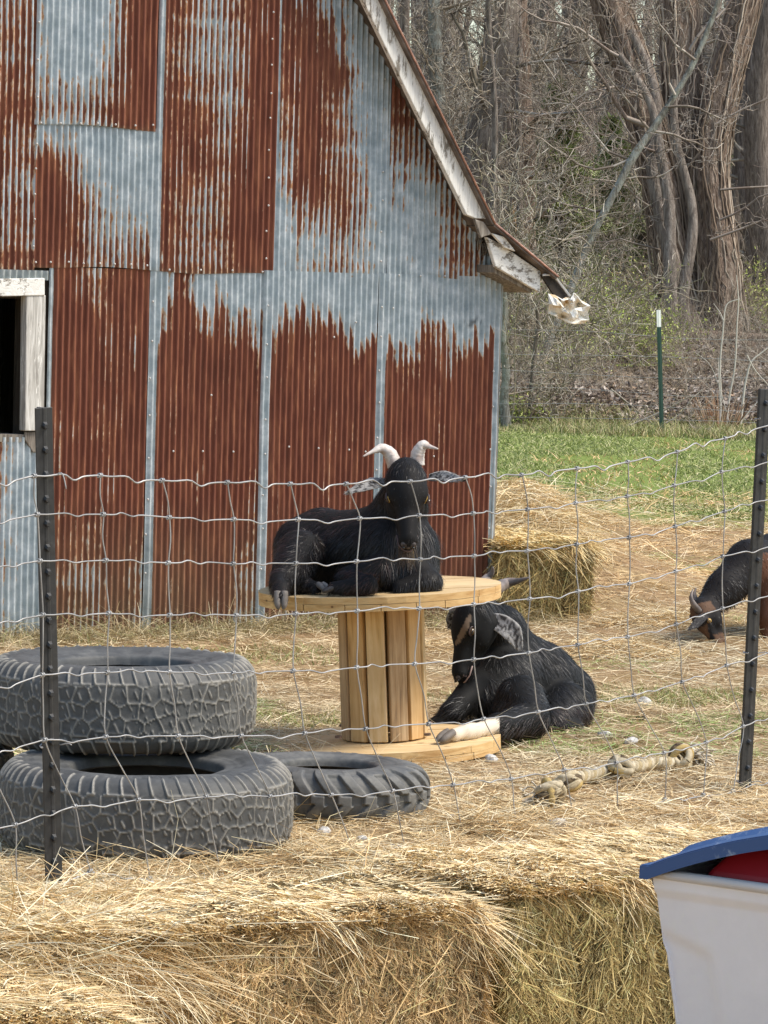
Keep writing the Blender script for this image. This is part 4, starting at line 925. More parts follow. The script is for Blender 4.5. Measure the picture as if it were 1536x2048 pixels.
# ---- bales
M_BALE = NM('packed_hay', .9, .1); _v = M_BALE.coord('Object'); _a = M_BALE.noise(_v, 70, 6, .75, .6); M_BALE.base(M_BALE.ramp(_a, [(.35, (.07, .045, .02)), (.5, (.24, .165, .075)), (.66, (.48, .36, .18))])); M_BALE.bump(_a, 1.0, .02); M_BALE = M_BALE.m
def bale(name, label, org, ax, Lx, Dp, H, z0, nf, nt_, ftint, ttint, seed, group=None, wsc=1.0, flake=.105, faces=('front', 'right', 'left', 'back'), tdir=0.0, lsc=1.0, sag=0.0):
    """org: front-left bottom corner, ax: unit along the front; front face normal points to the camera"""
    ax = unit(ax); ay = np.array([-ax[1], ax[0], 0]); o = np.array([org[0], org[1], z0])
    root = thing(name, label, 'hay bale', tuple(o), group)
    def pt(a, b, c, k=.014):
        """soft block surface with dents"""
        a, b, c = np.broadcast_arrays(np.asarray(a, float), np.asarray(b, float), np.asarray(c, float))
        fl = np.abs(((a/flake+.3*noise(a*4, c*3, 0, seed)) % 1)-.5)*2
        inw = (fbm(a*7, b*7, c*7, seed)-.5)*.05+np.clip(fl-.78, 0, 1)*.15
        cx_, cy_, cz_ = Lx/2, Dp/2, H/2
        ea = np.clip((np.abs(a-cx_)-(cx_-.05))/.05, 0, 1); eb = np.clip((np.abs(b-cy_)-(cy_-.05))/.05, 0, 1); ec = np.clip((c-(H-.06))/.06, 0, 1)
        rd = (ea**2*eb**2+eb**2*ec**2+ea**2*ec**2)*.014
        dirx = np.sign(a-cx_)*(np.abs(a-cx_) > cx_-1e-3); diry = np.sign(b-cy_)*(np.abs(b-cy_) > cy_-1e-3); dirz = (c > H-1e-3)*1.0
        s_ = -(inw+rd)
        a2 = a+s_*dirx; b2 = b+s_*diry; c2 = c+s_*dirz*.8-rd*.6*(1-dirz)*0
        c2 = c2-sag*((a-cx_)/cx_)**2*(c2/H)
        return o+a2[..., None]*ax+b2[..., None]*ay+c2[..., None]*np.array([0, 0, 1.])
    V = []; Fs = []; n = 0
    def sheetf(A, B, C_):
        nonlocal n
        p = pt(A, B, C_); h, w = A.shape; V.append(p.reshape(-1, 3)); i, j = np.meshgrid(np.arange(w-1), np.arange(h-1)); q = (j*w+i).ravel()+n
        Fs.append(np.stack([q, q+1, q+w+1, q+w], -1)); n += h*w
    la, lb_, lc = np.linspace(0, Lx, 60), np.linspace(0, Dp, 34), np.linspace(0, H, 28)
    A, C_ = np.meshgrid(la, lc); sheetf(A, A*0, C_); sheetf(A, A*0+Dp, C_)
    A, B = np.meshgrid(la, lb_); sheetf(A, B, A*0+H)
    B, C_ = np.meshgrid(lb_, lc); sheetf(B*0, B, C_); sheetf(B*0+Lx, B, C_)
    mesh('bale_core', np.concatenate(V), np.concatenate(Fs), M_BALE, root, True)
    VV = []
    def strands(a, b, c, nrm, D, L, w, C, segs=2, bend=None):
        sh = np.where(c > H-.05, .05, .4)
        p = pt(a, b, c)+nrm*(rs.rand(len(a))*.010-.002)[:, None]
        side = unit(np.cross(D, nrm+rs.normal(size=D.shape)*.5))
        VV.append(ribbons(p-D*(L*sh)[:, None], D, L, w*wsc, bend, segs, .5, side, C))
    def fc(which, nn, tint):
        c = rs.rand(nn)**.85*H
        if which in ('front', 'back'): a = rs.rand(nn)*Lx; b = np.zeros(nn) if which == 'front' else np.full(nn, Dp); nr = -ay if which == 'front' else ay; tg = ax; cc = a
        else: b = rs.rand(nn)*Dp; a = np.zeros(nn) if which == 'left' else np.full(nn, Lx); nr = -ax if which == 'left' else ax; tg = ay; cc = b
        zone = fbm(cc*9+seed, c*5, 0, seed+3, 3); ang = (zone-.5)*2.2+rs.normal(size=nn)*1.05
        D = unit(np.outer(np.sin(ang), tg)+np.outer(-np.abs(np.cos(ang))-.05, [0, 0, 1.])+np.outer(np.abs(rs.normal(size=nn))*.22, nr))
        L = rs.gamma(2.2, .0095*lsc, nn)+.006; w = .0011+rs.rand(nn)*.0017
        lng = rs.rand(nn) < .010; L = np.where(lng, L*3+.02, L); w = np.where(lng, .0032, w)
        depth = noise(cc*60, c*60, 0, seed+5)  # random darkening: crevice shade put into the strand colours
        C = pal(nn, [(.74, .57, .31), (.60, .44, .21), (.42, .29, .13), (.84, .73, .48), (.24, .16, .075), (.50, .45, .22)], [4, 4.5, 4, 1.6, 3, 2.5])*np.array(tint)*(.45+.95*depth[:, None])
        strands(a, b, c, np.tile(nr, (nn, 1)), D, L, w, C, 2, np.outer(rs.normal(size=nn)*.25, tg)+np.outer(rs.normal(size=nn)*.2-.1, [0, 0, 1.])+np.outer(rs.normal(size=nn)*.10, nr))
    for wf in faces: fc(wf, int(nf*(1 if wf == 'front' else .35)), ftint)
    nn = nt_; a = rs.rand(nn)*(Lx+.04)-.02; b = rs.rand(nn)*(Dp+.06)-.03; zone = fbm(a*5+seed, b*5, 0, seed+4, 2)
    ang = tdir+(zone-.5)*4+rs.normal(size=nn)*.45; fl = rs.normal(size=nn)*.14+.05
    D = unit(np.outer(np.cos(ang), ax)+np.outer(np.sin(ang), ay)+np.outer(fl, [0, 0, 1.])); L = rs.gamma(2.8, .020*lsc, nn)+.015; w = .0012+rs.rand(nn)*.0017
    C = pal(nn, [(.84, .70, .44), (.74, .57, .31), (.88, .79, .58), (.56, .38, .18), (.40, .26, .12)], [5, 5, 3, 2.5, 1.2])*np.array(ttint)
    a_, b_ = np.clip(a, 0, Lx), np.clip(b, 0, Dp)
    p = pt(a_, b_, np.full(nn, H))+np.outer(a-a_, ax)+np.outer(b-b_, ay); p[:, 2] += rs.rand(nn)*.020*np.clip(fbm(a*6, b*6, 0, seed+8, 2)*2-.4, .1, 1.4)-.003
    overhang = np.clip((.05-b)/.05, 0, 1)*.45
    bend = np.outer(rs.normal(size=nn)*.25, ax)+np.outer(rs.normal(size=nn)*.2, ay)+np.outer(-.10-np.abs(rs.normal(size=nn))*.15-overhang, [0, 0, 1.])
    side = unit(np.cross(D, np.stack([rs.normal(size=nn)*.5, rs.normal(size=nn)*.5, np.ones(nn)], 1)))
    VV.append(ribbons(p-D*(L*.4)[:, None], D, L, w*wsc, bend, 3, .5, side, C))
    V, Fs, C = cat(*VV); mesh('loose_straw', V, Fs, M_STRAND, root, cols=C)
    return root
ZB = .40
e0, e1, e2 = G(232, 1872, ZB), G(985, 1812, ZB), G(1325, 1758, ZB)
d1 = unit(e1-e0); d1[2] = 0
bale('hay_bale', 'straw-coloured hay bale in the middle of the foreground row, sunlit on top', e0-d1*.16, d1, float(np.linalg.norm(e1-e0))+.155, .44, ZB+.008, 0.0, 80000, 44000, (1.08, 1.0, .92), (1.02, 1.0, .95), 61, 'hay bales along the front', tdir=.3)
d2 = unit(e2-e1); d2[2] = 0
e1 = G(996, 1778, ZB); e2 = G(1325, 1744, ZB); d2 = unit(e2-e1); d2[2] = 0
bale('hay_bale', 'greener hay bale of the foreground row, next to the plastic bin', e1+d2*.02+np.array([0, .0, 0]), d2, .92, .44, ZB, 0.0, 66000, 34000, (.80, .81, .64), (1.0, .97, .9), 67, 'hay bales along the front', tdir=-.1)  # front tint is greener and also darker, with the bin's shade in it
f0 = G(-330, 2000, .36); f1 = G(215, 1975, .36); d3 = unit(f1-f0); d3[2] = 0
a3 = R(24); d3 = np.array([math.cos(a3), math.sin(a3), 0])
bR = G(285, 1992, .385); bale('hay_bale', 'loose slumping hay bale in the bottom left corner, set lower than the others', bR-d3*.92, d3, .92, .40, .385, 0.0, 40000, 36000, (.98, .93, .8), (1.0, .96, .86), 71, 'hay bales along the front', tdir=.6, sag=.05)
# pile of loose hay heaped over the back of the row
for (x, y, rx, ry, h, n) in ((60, 1915, .27, .17, .405, 11000), (170, 1890, .16, .10, .40, 5000), (120, 1850, .34, .16, .41, 9000), (420, 1800, .30, .12, .36, 6000), (860, 1762, .26, .10, .385, 4500), (1120, 1745, .22, .10, .36, 4000)):
    c = G(x, y, .36); nn = n; r_ = np.sqrt(rs.rand(nn)); a = rs.rand(nn)*2*math.pi; X_ = c[0]+np.cos(a)*r_*rx; Y_ = c[1]+np.sin(a)*r_*ry+.5*(X_-c[0]); zz = h*(1-.25*r_**2)+(rs.rand(nn)-.6)*.05
    b = rs.rand(nn)*6.28; D = unit(np.stack([np.cos(b), np.sin(b)*.8, rs.normal(size=nn)*.25+.1], 1)); L = rs.gamma(3.5, .028, nn)
    V, Fs, C = ribbons(np.stack([X_, Y_, zz], 1), D, L, .0022, np.stack([rs.normal(size=nn)*.25, rs.normal(size=nn)*.25, -.3+rs.normal(size=nn)*.2], 1), 3, .5, None, pal(nn, HAY, [6, 5, 2.5, 4, 1, 1.5]))
    tag(mesh('loose_hay_heap', V, Fs, M_STRAND, cols=C), kind='stuff')
for (x, y, zz_, rx, ry, h, n) in ((1022, 1060, 19.3, .42, .6, .34, 7000), (1075, 1060, 18.9, .35, .4, .20, 3000)):
    c = P(x, y, zz_); r_ = np.sqrt(rs.rand(n)); a = rs.rand(n)*6.28; X_ = c[0]+np.cos(a)*r_*rx; Y_ = c[1]+np.sin(a)*r_*ry; zz = gz(X_, Y_)+h*(1-.95*r_**2)*(.75+.25*rs.rand(n))
    b = rs.rand(n)*6.28; D = unit(np.stack([np.cos(b), np.sin(b)*.8, rs.normal(size=n)*.25], 1)); L = rs.gamma(3.5, .035, n)
    V, Fs, C = ribbons(np.stack([X_, Y_, zz], 1), D, L, .0036, np.stack([rs.normal(size=n)*.25, rs.normal(size=n)*.25, -.3+rs.normal(size=n)*.2], 1), 3, .5, None, pal(n, HAY, [6, 5, 2, 5, .6, 2]))
    tag(mesh('loose_hay_heap', V, Fs, M_STRAND, cols=C), kind='stuff')
# long stray stalks sticking up in front of the post
n = 60; c = G(230, 1800, .38); Pt = np.stack([c[0]+rs.normal(size=n)*.25, c[1]+rs.normal(size=n)*.10, np.full(n, .37)], 1); D = unit(np.stack([rs.normal(size=n)*.6, rs.normal(size=n)*.3, np.ones(n)*.9], 1))
V, Fs, C = ribbons(Pt, D, rs.uniform(.04, .10, n), .0026, np.stack([rs.normal(size=n)*.5, rs.normal(size=n)*.2, -.35+0*Pt[:, 0]], 1), 5, .5, None, pal(n, HAY, [6, 2, 1, 6, 0, 0])); tag(mesh('stray_stalks', V, Fs, M_STRAND, cols=C), kind='stuff')
# bale by the barn corner
g0, g1 = G(996, 1246), G(1186, 1243); d4 = unit(g1-g0); d4[2] = 0
bale('hay_bale', 'small weathered hay bale standing by the right corner of the barn', g0, d4, float(np.linalg.norm(g1-g0))-.02, .80, .40, -.01, 15000, 11000, (.66, .63, .46), (.95, .90, .72), 81, None, wsc=1.8, lsc=1.7, flake=.2)  # front tint far darker than the top: shaded face baked into the hay
# ============================================================ GOATS
def sd_cap(Q, a, b, ra, rb):
    a, b = np.array(a, float), np.array(b, float); ba = b-a; h = np.clip(((Q-a)@ba)/max(ba@ba, 1e-9), 0, 1)
    return np.linalg.norm(Q-a-h[..., None]*ba, axis=-1)-(ra+(rb-ra)*h)
def sd_ell(Q, c, ax, r):
    """ellipsoid with axes rows ax (3,3) and radii r"""
    q = (Q-np.array(c))@np.array(ax).T; r = np.array(r); k0 = np.linalg.norm(q/r, axis=-1); k1 = np.linalg.norm(q/(r*r), axis=-1)
    return k0*(k0-1)/(k1+1e-9)
def smin(a, b, k):
    h = np.clip(.5+.5*(b-a)/k, 0, 1); return b*(1-h)+a*h-k*h*(1-h)
def sdf_mesh(fn, lo, hi, h):
    lo = np.array(lo, float); hi = np.array(hi, float); n = np.ceil((hi-lo)/h).astype(int)+1
    out = np.zeros(n, np.float32)
    ax = [lo[i]+h*np.arange(n[i]) for i in range(3)]
    for i in range(0, n[0], 24):
        Q = np.stack(np.meshgrid(ax[0][i:i+24], ax[1], ax[2], indexing='ij'), -1); out[i:i+24] = fn(Q)
    g = vdb.FloatGrid(background=3*h); g.copyFromArray(np.clip(out, -3*h, 3*h)); 
    pts, quads = g.convertToQuads(isovalue=0.0)
    return pts*h+lo, quads[:, ::-1].astype(np.int64)
def mnormals(V, Fq):
    a, b, c, d = (V[Fq[:, i]] for i in range(4)); fn = np.cross(c-a, d-b); N = np.zeros_like(V)
    for i in range(4): np.add.at(N, Fq[:, i], fn)
    return unit(N), np.linalg.norm(fn, axis=1)*.5
def orient(V, Fq, fn, h):
    N, _ = mnormals(V, Fq); s = fn((V+N*h)[None])[0]-fn((V-N*h)[None])[0]
    return Fq if np.mean(s) > 0 else Fq[:, ::-1]
def fur(V, Fq, n, flow, Lf, colf, w=.0022, lift=.22, name='fur', parent=None, mask=None, seed=1, mat=None, curl=.18):
    q = np.random.RandomState(seed); N, A = mnormals(V, Fq); pr = A/A.sum(); f = q.choice(len(Fq), n, p=pr)
    u, v = q.rand(n), q.rand(n); a, b, c, d = (Fq[f, i] for i in range(4))
    def bl(X): return X[a]*((1-u)*(1-v))[:, None]+X[b]*(u*(1-v))[:, None]+X[c]*(u*v)[:, None]+X[d]*((1-u)*v)[:, None]
    Pt, Nn = bl(V), unit(bl(N))
    if mask is not None:
        kp = mask(Pt, Nn); Pt, Nn = Pt[kp], Nn[kp]; n = len(Pt)
    D = flow(Pt, Nn); D = unit(D-np.sum(D*Nn, 1, keepdims=True)*Nn*.9+q.normal(size=(n, 3))*curl+Nn*lift)
    L = Lf(Pt, Nn)*q.uniform(.55, 1.25, n)
    bend = np.stack([q.normal(size=n)*.12, q.normal(size=n)*.12, -.22+q.normal(size=n)*.1], 1)-Nn*.12
    side = unit(np.cross(D, Nn+q.normal(size=(n, 3))*.35)); C = colf(Pt, Nn, q)
    Vv, Ff, Cc = ribbons(Pt-Nn*.001, D, L, w, bend, 3, .8, side, C)
    # keep tips above a floor if given
    return mesh(name, Vv, Ff, mat or M_FUR, parent, True, cols=Cc)
M_SKIN = m_vcol('goat_coat', .7, .2)
M_HORN = NM('pale_horn', .55, .4); _v = M_HORN.coord('Object'); M_HORN.base(M_HORN.mix(M_HORN.ramp(M_HORN.noise(_v, 26, 5, .6), [(.35, 0), (.62, 1)]), (.68, .62, .56), (.46, .36, .31))); M_HORN.bump(M_HORN.noise(M_HORN.coord('Object', (1, 1, 3)), 60, 4), .5, .003); M_HORN = M_HORN.m
M_HORND = m_plain('grey_horn', (.17, .14, .125), .5, .4, nscale=20, amt=.45, bump=.3)
M_HOOF = m_plain('worn_hoof', (.15, .13, .115), .6, .3, nscale=30, amt=.45)
M_HOOFD = m_plain('dark_hoof', (.06, .05, .045), .5, .4, nscale=30, amt=.4)
M_EYE = NM('amber_eye', .15, .6); M_EYE.base((.45, .28, .07)); M_EYE = M_EYE.m
M_PUPIL = NM('pupil', .1, .7); M_PUPIL.base((.004, .004, .004)); M_PUPIL = M_PUPIL.m
M_NOSE = m_plain('nose_skin', (.06, .04, .038), .45, .4, nscale=60, amt=.5)
M_EAR = m_vcol('ear_skin', .8, .15)
def frame(f, up):
    f = unit(np.array(f, float)); l = unit(np.cross(up, f)); u = np.cross(f, l); return np.array([f, l, u])     # rows: forward, left, up
def head_sdf(Q, o, Fm, s=1.0, beard=0):
    q = (Q-np.array(o))@Fm.T/s; q = np.stack([q[..., 0], np.abs(q[..., 1]), q[..., 2]], -1); I = np.eye(3)
    d = sd_ell(q, (.015, 0, .0), I, (.080, .058, .062))
    d = smin(d, sd_ell(q, (.055, 0, .012), I, (.058, .050, .042)), .02)              # brow
    d = smin(d, sd_cap(q, (.05, 0, .004), (.190, 0, -.012), .040, .0235), .022)           # nose bridge
    d = smin(d, sd_cap(q, (.02, .014, -.055), (.160, .004, -.042), .036, .018), .022)  # jaw
    d = smin(d, sd_ell(q, (.197, 0, -.022), I, (.024, .028, .022)), .012)             # muzzle pad
    d = smin(d, sd_ell(q, (.186, 0, -.053), I, (.024, .019, .012)), .008)             # chin
    d = smin(d, sd_ell(q, (.058, .044, .014), I, (.026, .014, .018)), .014)           # eye ridge
    d = smin(d, sd_ell(q, (.06, .036, -.045), I, (.045, .018, .028)), .02)            # cheek
    d = np.maximum(d, -(sd_ell(q, (.070, .0585, .004), I, (.015, .011, .010))))       # socket
    d = -smin(-d, sd_ell(q, (.216, .013, -.016), I, (.010, .0065, .0045))*1.0, .004)  # nostril
    d = np.maximum(d, -(sd_ell(q, (.205, .0, -.0455), I, (.034, .040, .0022))))       # mouth
    return d*s
def hp(o, Fm, p, s=1.0): return np.array(o)+s*(np.array(p, float)@Fm)
def add_eyes(par, o, Fm, s=1.0, mat_e=M_EYE):
    for sg in (1, -1):
        c = hp(o, Fm, (.070, sg*.0490, .005), s); m_ = MB(); m_.ball(c, .0132*s, 0, 14, 10)
        e = m_.build('eye', mat_e, par, True)
        m_ = MB(); pc = hp(o, Fm, (.0735, sg*.0612, .005), s); f_, l_, u_ = Fm
        m_.box(pc, f_*.0052*s, l_*.0022*s, u_*.0018*s); bevel(m_.build('pupil', M_PUPIL, e), .001, 2)
        m_ = MB(); th = np.linspace(math.pi*1.05, -.05*math.pi, 9)
        m_.tube([hp(o, Fm, (.069+.0145*math.cos(t), sg*(.0545+.006*math.sin(t)), .005+.010*math.sin(t)), s) for t in th], .0028*s, 5)
        m_.build('eyelid', M_NOSE, par, True)
def ear(par, pts, wid, nrm, speck, seed, thick=.006, cup=.25, name='ear'):
    """leaf shaped ear along pts with half widths wid"""
    q = np.random.RandomState(seed); n = 26; c = spline(pts, n); w = np.interp(np.linspace(0, 1, n), np.linspace(0, 1, len(wid)), wid)
    T = unit(np.gradient(c, axis=0)); Nn = unit(np.array(nrm)-np.sum(T*np.array(nrm), 1, keepdims=True)*T); Sd = np.cross(T, Nn); m = 9; V = []; 
    for sgn in (1, -1):
        for i in range(n):
            for j in range(m):
                t = (j/(m-1))*2-1; V.append(c[i]+Sd[i]*t*w[i]+Nn[i]*(cup*w[i]*t*t+sgn*thick*.5*math.sqrt(max(1-t*t, .02))))
    V = np.array(V); Fs = []; o2 = n*m
    for i in range(n-1):
        for j in range(m-1):
            a = i*m+j; Fs.append((a, a+1, a+m+1, a+m)); Fs.append((o2+a, o2+a+m, o2+a+m+1, o2+a+1))
        for j in (0, m-1):
            a = i*m+j; f = (a, a+m, o2+a+m, o2+a); Fs.append(f if j == 0 else f[::-1])
    for i in (0, n-1): Fs.append([i*m+j for j in range(m)]+[o2+i*m+j for j in range(m-1, -1, -1)])
    nz_ = fbm(V[:, 0]*150, V[:, 1]*150, V[:, 2]*150, seed, 2); C = np.where((nz_ > 1-speck)[:, None], np.array([[.30, .29, .285]]), np.array([[.045, .042, .042]]))
    et = np.tile(np.abs((np.arange(m)/(m-1))*2-1), 2*n)[:, None]; C = np.where((et > .98)&(speck > .3), np.array([[.36, .35, .34]]), C)
    e = mesh(name, V, Fs, M_EAR, par, True, cols=C)
    k_ = 900; i = q.randint(0, n, k_); j = q.rand(k_)*2-1; base = c[i]+Sd[i]*(j*w[i])[:, None]+Nn[i]*(cup*w[i]*j*j+q.choice([-1, 1], k_)*thick*.5)[:, None]
    nz_ = fbm(base[:, 0]*150, base[:, 1]*150, base[:, 2]*150, seed, 2); Cc = np.where((nz_ > 1-speck)[:, None], np.array([[.34, .33, .32]]), np.array([[.045, .042, .042]]))
    Vv, Ff, C2 = ribbons(base, unit(T[i]+q.normal(size=(k_, 3))*.3), q.uniform(.006, .014, k_), .0013, None, 1, .7, None, Cc); mesh('ear_hair', Vv, Ff, M_FUR, e, cols=C2)
    return e
def horn(par, pts, rad, mat, flat=.7, up=None):
    m_ = MB(); n = 30; c = spline(pts, n); r_ = np.interp(np.linspace(0, 1, n), np.linspace(0, 1, len(rad)), rad)*(1+.035*np.sin(np.linspace(0, 60, n)))
    m_.tube(c, r_, 12, 0, True, flat, up); return m_.build('horn', mat, par, True)
def hoof(par, c, d, s, mat, up=(0, 0, 1)):
    """cloven hoof: two claws pointing along d"""
    d = unit(np.array(d, float)); up = np.array(up, float); l = unit(np.cross(up, d)); u = np.cross(d, l); m_ = MB()
    for sg in (1, -1):
        pts = [c-d*.012*s+l*sg*.009*s+u*.004*s, c+d*.010*s+l*sg*.0105*s, c+d*.030*s+l*sg*.009*s-u*.005*s, c+d*.040*s+l*sg*.006*s-u*.009*s]
        m_.tube(spline(pts, 9), np.array([.011, .0115, .0112, .0108, .010, .009, .0075, .005, .002])*s, 9)
    return m_.build('hoof', mat, par, True)
BLK = [(.006, .0055, .006), (.010, .009, .010), (.017, .015, .016)]
def muzzle(par, o, Fm, s, pad, lip):
    m_ = MB(); I_ = []
    for sg in (1, -1): m_.ball(hp(o, Fm, (.2105, sg*.0120, -.0150), s), .0100*s, 0, 12, 9)
    m_.ball(hp(o, Fm, (.2120, 0, -.0215), s), .0095*s, 0, 12, 9); m_.build('nose', pad, par, True)
    m_ = MB(); m_.tube([hp(o, Fm, (.165, .0285, -.040), s), hp(o, Fm, (.195, .0245, -.043), s), hp(o, Fm, (.2165, .010, -.040), s), hp(o, Fm, (.2195, 0, -.037), s), hp(o, Fm, (.2165, -.010, -.040), s), hp(o, Fm, (.195, -.0245, -.043), s), hp(o, Fm, (.165, -.0285, -.040), s)], .0024*s, 6); m_.build('mouth', lip, par, True)
def blackcol(brown=None):
    def f(Pt, Nn, q):
        n = len(Pt); c = np.array(BLK)[q.randint(0, 3, n)]*q.uniform(.7, 1.4, n)[:, None]
        if brown is not None:
            b = brown(Pt, Nn)[:, None]*(q.rand(n) < .75)[:, None]; c = c*(1-b)+np.array([[.075, .030, .022]])*q.uniform(.6, 1.4, n)[:, None]*b
        return c
    return f
def build_body(root, fn, lo, hi, h, colfn, name='body'):
    V, Fq = sdf_mesh(fn, lo, hi, h); Fq = orient(V, Fq, fn, h)
    # gentle relaxation of voxel steps
    for _ in range(3):
        S_ = np.zeros_like(V); K_ = np.zeros(len(V)); 
        for a, b in ((0, 1), (1, 2), (2, 3), (3, 0)):
            np.add.at(S_, Fq[:, a], V[Fq[:, b]]); np.add.at(S_, Fq[:, b], V[Fq[:, a]]); np.add.at(K_, Fq[:, a], 1); np.add.at(K_, Fq[:, b], 1)
        V = V*.5+.5*S_/K_[:, None]
    o = mesh(name, V, Fq, M_SKIN, root, True, cols=colfn(V)); return V, Fq, o

# ---------------- goat on the spool
TOPZ = HS
def tz(x, y):      # height of the tilted spool top under a point
    p = on_spool((x, y, TOPZ)); return p[2]+(x-p[0])*math.tan(TILT)
def J(x, y, d): return P(x, y, d)
SC = 1/583.
g1 = thing('goat', 'black long-haired goat with pale horns lying on top of the wooden spool, facing the camera', 'goat', (0.0, 12.15, tz(0, 12.15)))
hd1 = P(812, 958, 11.86); F1 = frame((.06, -.60, -.80), (0, .0, 1)); S1 = 1.18
parts1 = [ # a, b, ra, rb (px radii)
 (J(622, 1108, 12.27), J(700, 1100, 12.22), 66, 74), (J(700, 1100, 12.22), J(795, 1098, 12.08), 74, 76),
 (J(765, 1070, 12.18), J(803, 1010, 12.12), 60, 44), (J(803, 1010, 12.12), J(812, 965, 11.98), 44, 38),
 (J(812, 1100, 12.10), J(826, 1152, 12.02), 58, 50), (J(600, 1085, 12.26), J(640, 1065, 12.28), 48, 50)]
legs1 = [ (J(600, 1105, 12.10), J(580, 1150, 11.98), 46, 36), (J(580, 1150, 11.98), J(560, 1168, 11.90), 32, 20), (J(560, 1160, 11.92), J(562, 1180, 11.82), 19, 16), (J(562, 1180, 11.82), J(562, 1194, 11.775), 15, 13),
 (J(590, 1165, 12.0), J(632, 1176, 11.95), 18, 13),
 (J(770, 1140, 11.98), J(700, 1158, 11.95), 34, 26), (J(700, 1160, 11.94), J(732, 1172, 11.84), 22, 23), (J(732, 1172, 11.84), J(668, 1176, 11.845), 20, 13),
 (J(830, 1150, 11.98), J(862, 1165, 11.94), 36, 24), (J(845, 1165, 11.92), J(800, 1176, 11.9), 22, 16)]
def body1(Q):
    d = None
    for a, b, ra, rb in parts1:
        e = sd_cap(Q, a, b, ra*SC, rb*SC); d = e if d is None else smin(d, e, .05)
    d = smin(d, head_sdf(Q, hd1, F1, S1), .025)
    l = None
    for a, b, ra, rb in legs1:
        e = sd_cap(Q, a, b, ra*SC, rb*SC); l = e if l is None else smin(l, e, .018)
    d = smin(d, l, .02)
    px_, py_ = Q[..., 0], Q[..., 1]
    floor = (tz(0, 12.15)+(px_)*math.tan(TILT))+.001
    over = ((px_-SPX)**2+(py_-SPY)**2) < .40**2
    return np.where(over, np.maximum(d, floor-Q[..., 2]), d)
lo = np.array([-.42, 11.62, .42]); hi = np.array([.32, 12.55, 1.12])
col1 = lambda V: np.tile((.007, .006, .006), (len(V), 1))
V1, Q1, _ = build_body(g1, body1, lo, hi, .0055, col1)
def flow1(Pt, Nn):
    D = np.tile([-.55, .15, -.62], (len(Pt), 1)); face = isface1(Pt)
    D[face] = F1[0]; ch = (~face)&(Pt[:, 0] > .0); D[ch] = [-.05, -.1, -1.0]; return D
def isface1(Pt): 
    hq = ((Pt-hd1)@F1.T)/S1; return (hq[:, 0] > -.01)&(hq[:, 0] < .26)&(np.abs(hq[:, 1]) < .075)&(np.abs(hq[:, 2]) < .095)
def len1(Pt, Nn):
    L = np.full(len(Pt), .036); L[Pt[:, 0] > .02] = .050; L[Nn[:, 2] > .6] = .030; f = isface1(Pt); L[f] = .007
    hq = ((Pt-hd1)@F1.T)/S1; poll = f&(hq[:, 0] < .03)&(hq[:, 2] > .02); L[poll] = .022
    low = Pt[:, 2] < tz(0, 12.15)+.06; L[low] *= .55; return L
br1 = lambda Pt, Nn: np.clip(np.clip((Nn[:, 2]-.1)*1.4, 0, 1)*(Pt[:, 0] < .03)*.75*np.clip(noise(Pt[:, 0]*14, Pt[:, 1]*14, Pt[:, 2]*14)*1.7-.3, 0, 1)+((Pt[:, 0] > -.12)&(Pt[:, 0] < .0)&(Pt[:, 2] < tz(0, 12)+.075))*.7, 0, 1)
m1 = lambda Pt, Nn: (np.linalg.norm((Pt-hp(hd1, F1, (.069, .055, .004), S1)), axis=1) > .015)&(np.linalg.norm((Pt-hp(hd1, F1, (.069, -.055, .004), S1)), axis=1) > .015)&(np.linalg.norm((Pt-hp(hd1, F1, (.212, 0, -.03), S1)), axis=1) > .030)
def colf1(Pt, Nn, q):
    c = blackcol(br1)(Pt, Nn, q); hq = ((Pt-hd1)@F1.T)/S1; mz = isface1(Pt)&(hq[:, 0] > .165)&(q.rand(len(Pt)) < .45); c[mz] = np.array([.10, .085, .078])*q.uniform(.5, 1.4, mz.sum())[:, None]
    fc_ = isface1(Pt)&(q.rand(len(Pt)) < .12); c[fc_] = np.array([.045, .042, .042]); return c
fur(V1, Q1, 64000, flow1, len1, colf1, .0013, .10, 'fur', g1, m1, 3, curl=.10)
add_eyes(g1, hd1, F1, S1)
M_PAD = m_plain('speckled_nose_pad', (.060, .048, .044), .6, .3, nscale=120, amt=.8); M_LIP = m_plain('lip', (.10, .06, .055), .5, .4)
muzzle(g1, hd1, F1, S1, M_PAD, M_LIP); muzzle(g2, hd2, F2, S2, M_PAD, m_plain('pale_lip', (.30, .21, .19), .5, .4)) if False else None
m_ = MB()
for sg in (1, -1): m_.ball(hp(hd1, F1, (.2215, sg*.0135, -.0165), S1), .0048, 0, 8, 6)
m_.build('nostrils', M_PUPIL, g1, True)
horn(g1, [P(790, 932, 12.0), P(780, 908, 12.0), P(764, 897, 11.99), P(746, 903, 11.97), P(726, 913, 11.95)], np.array([19, 17, 12, 5, 1.4])*SC, M_HORN, .8)
horn(g1, [P(834, 930, 12.0), P(836, 906, 12.0), P(846, 890, 11.99), P(858, 893, 11.98), P(876, 898, 11.96)], np.array([19, 17, 12, 5.5, 1.4])*SC, M_HORN, .8)
ear(g1, [P(772, 964, 12.0), P(748, 968, 11.98), P(722, 976, 11.95), P(694, 986, 11.92)], np.array([7, 14, 11, 2])*SC, (0.15, -.75, .65), .55, 5)
ear(g1, [P(858, 956, 12.0), P(884, 954, 11.98), P(905, 958, 11.95), P(927, 960, 11.92)], np.array([8, 14, 12, 2])*SC, (-.1, -.75, .65), .58, 6)
hoof(g1, P(562, 1192, 11.77), (.02, -.55, -.8), 1.15, M_HOOF, up=(0, -.8, .5)); hoof(g1, P(644, 1172, 11.93), (.45, -.8, -.1), .95, M_HOOF); hoof(g1, P(664, 1177, 11.84), (-.95, -.2, -.15), .85, M_HOOFD)
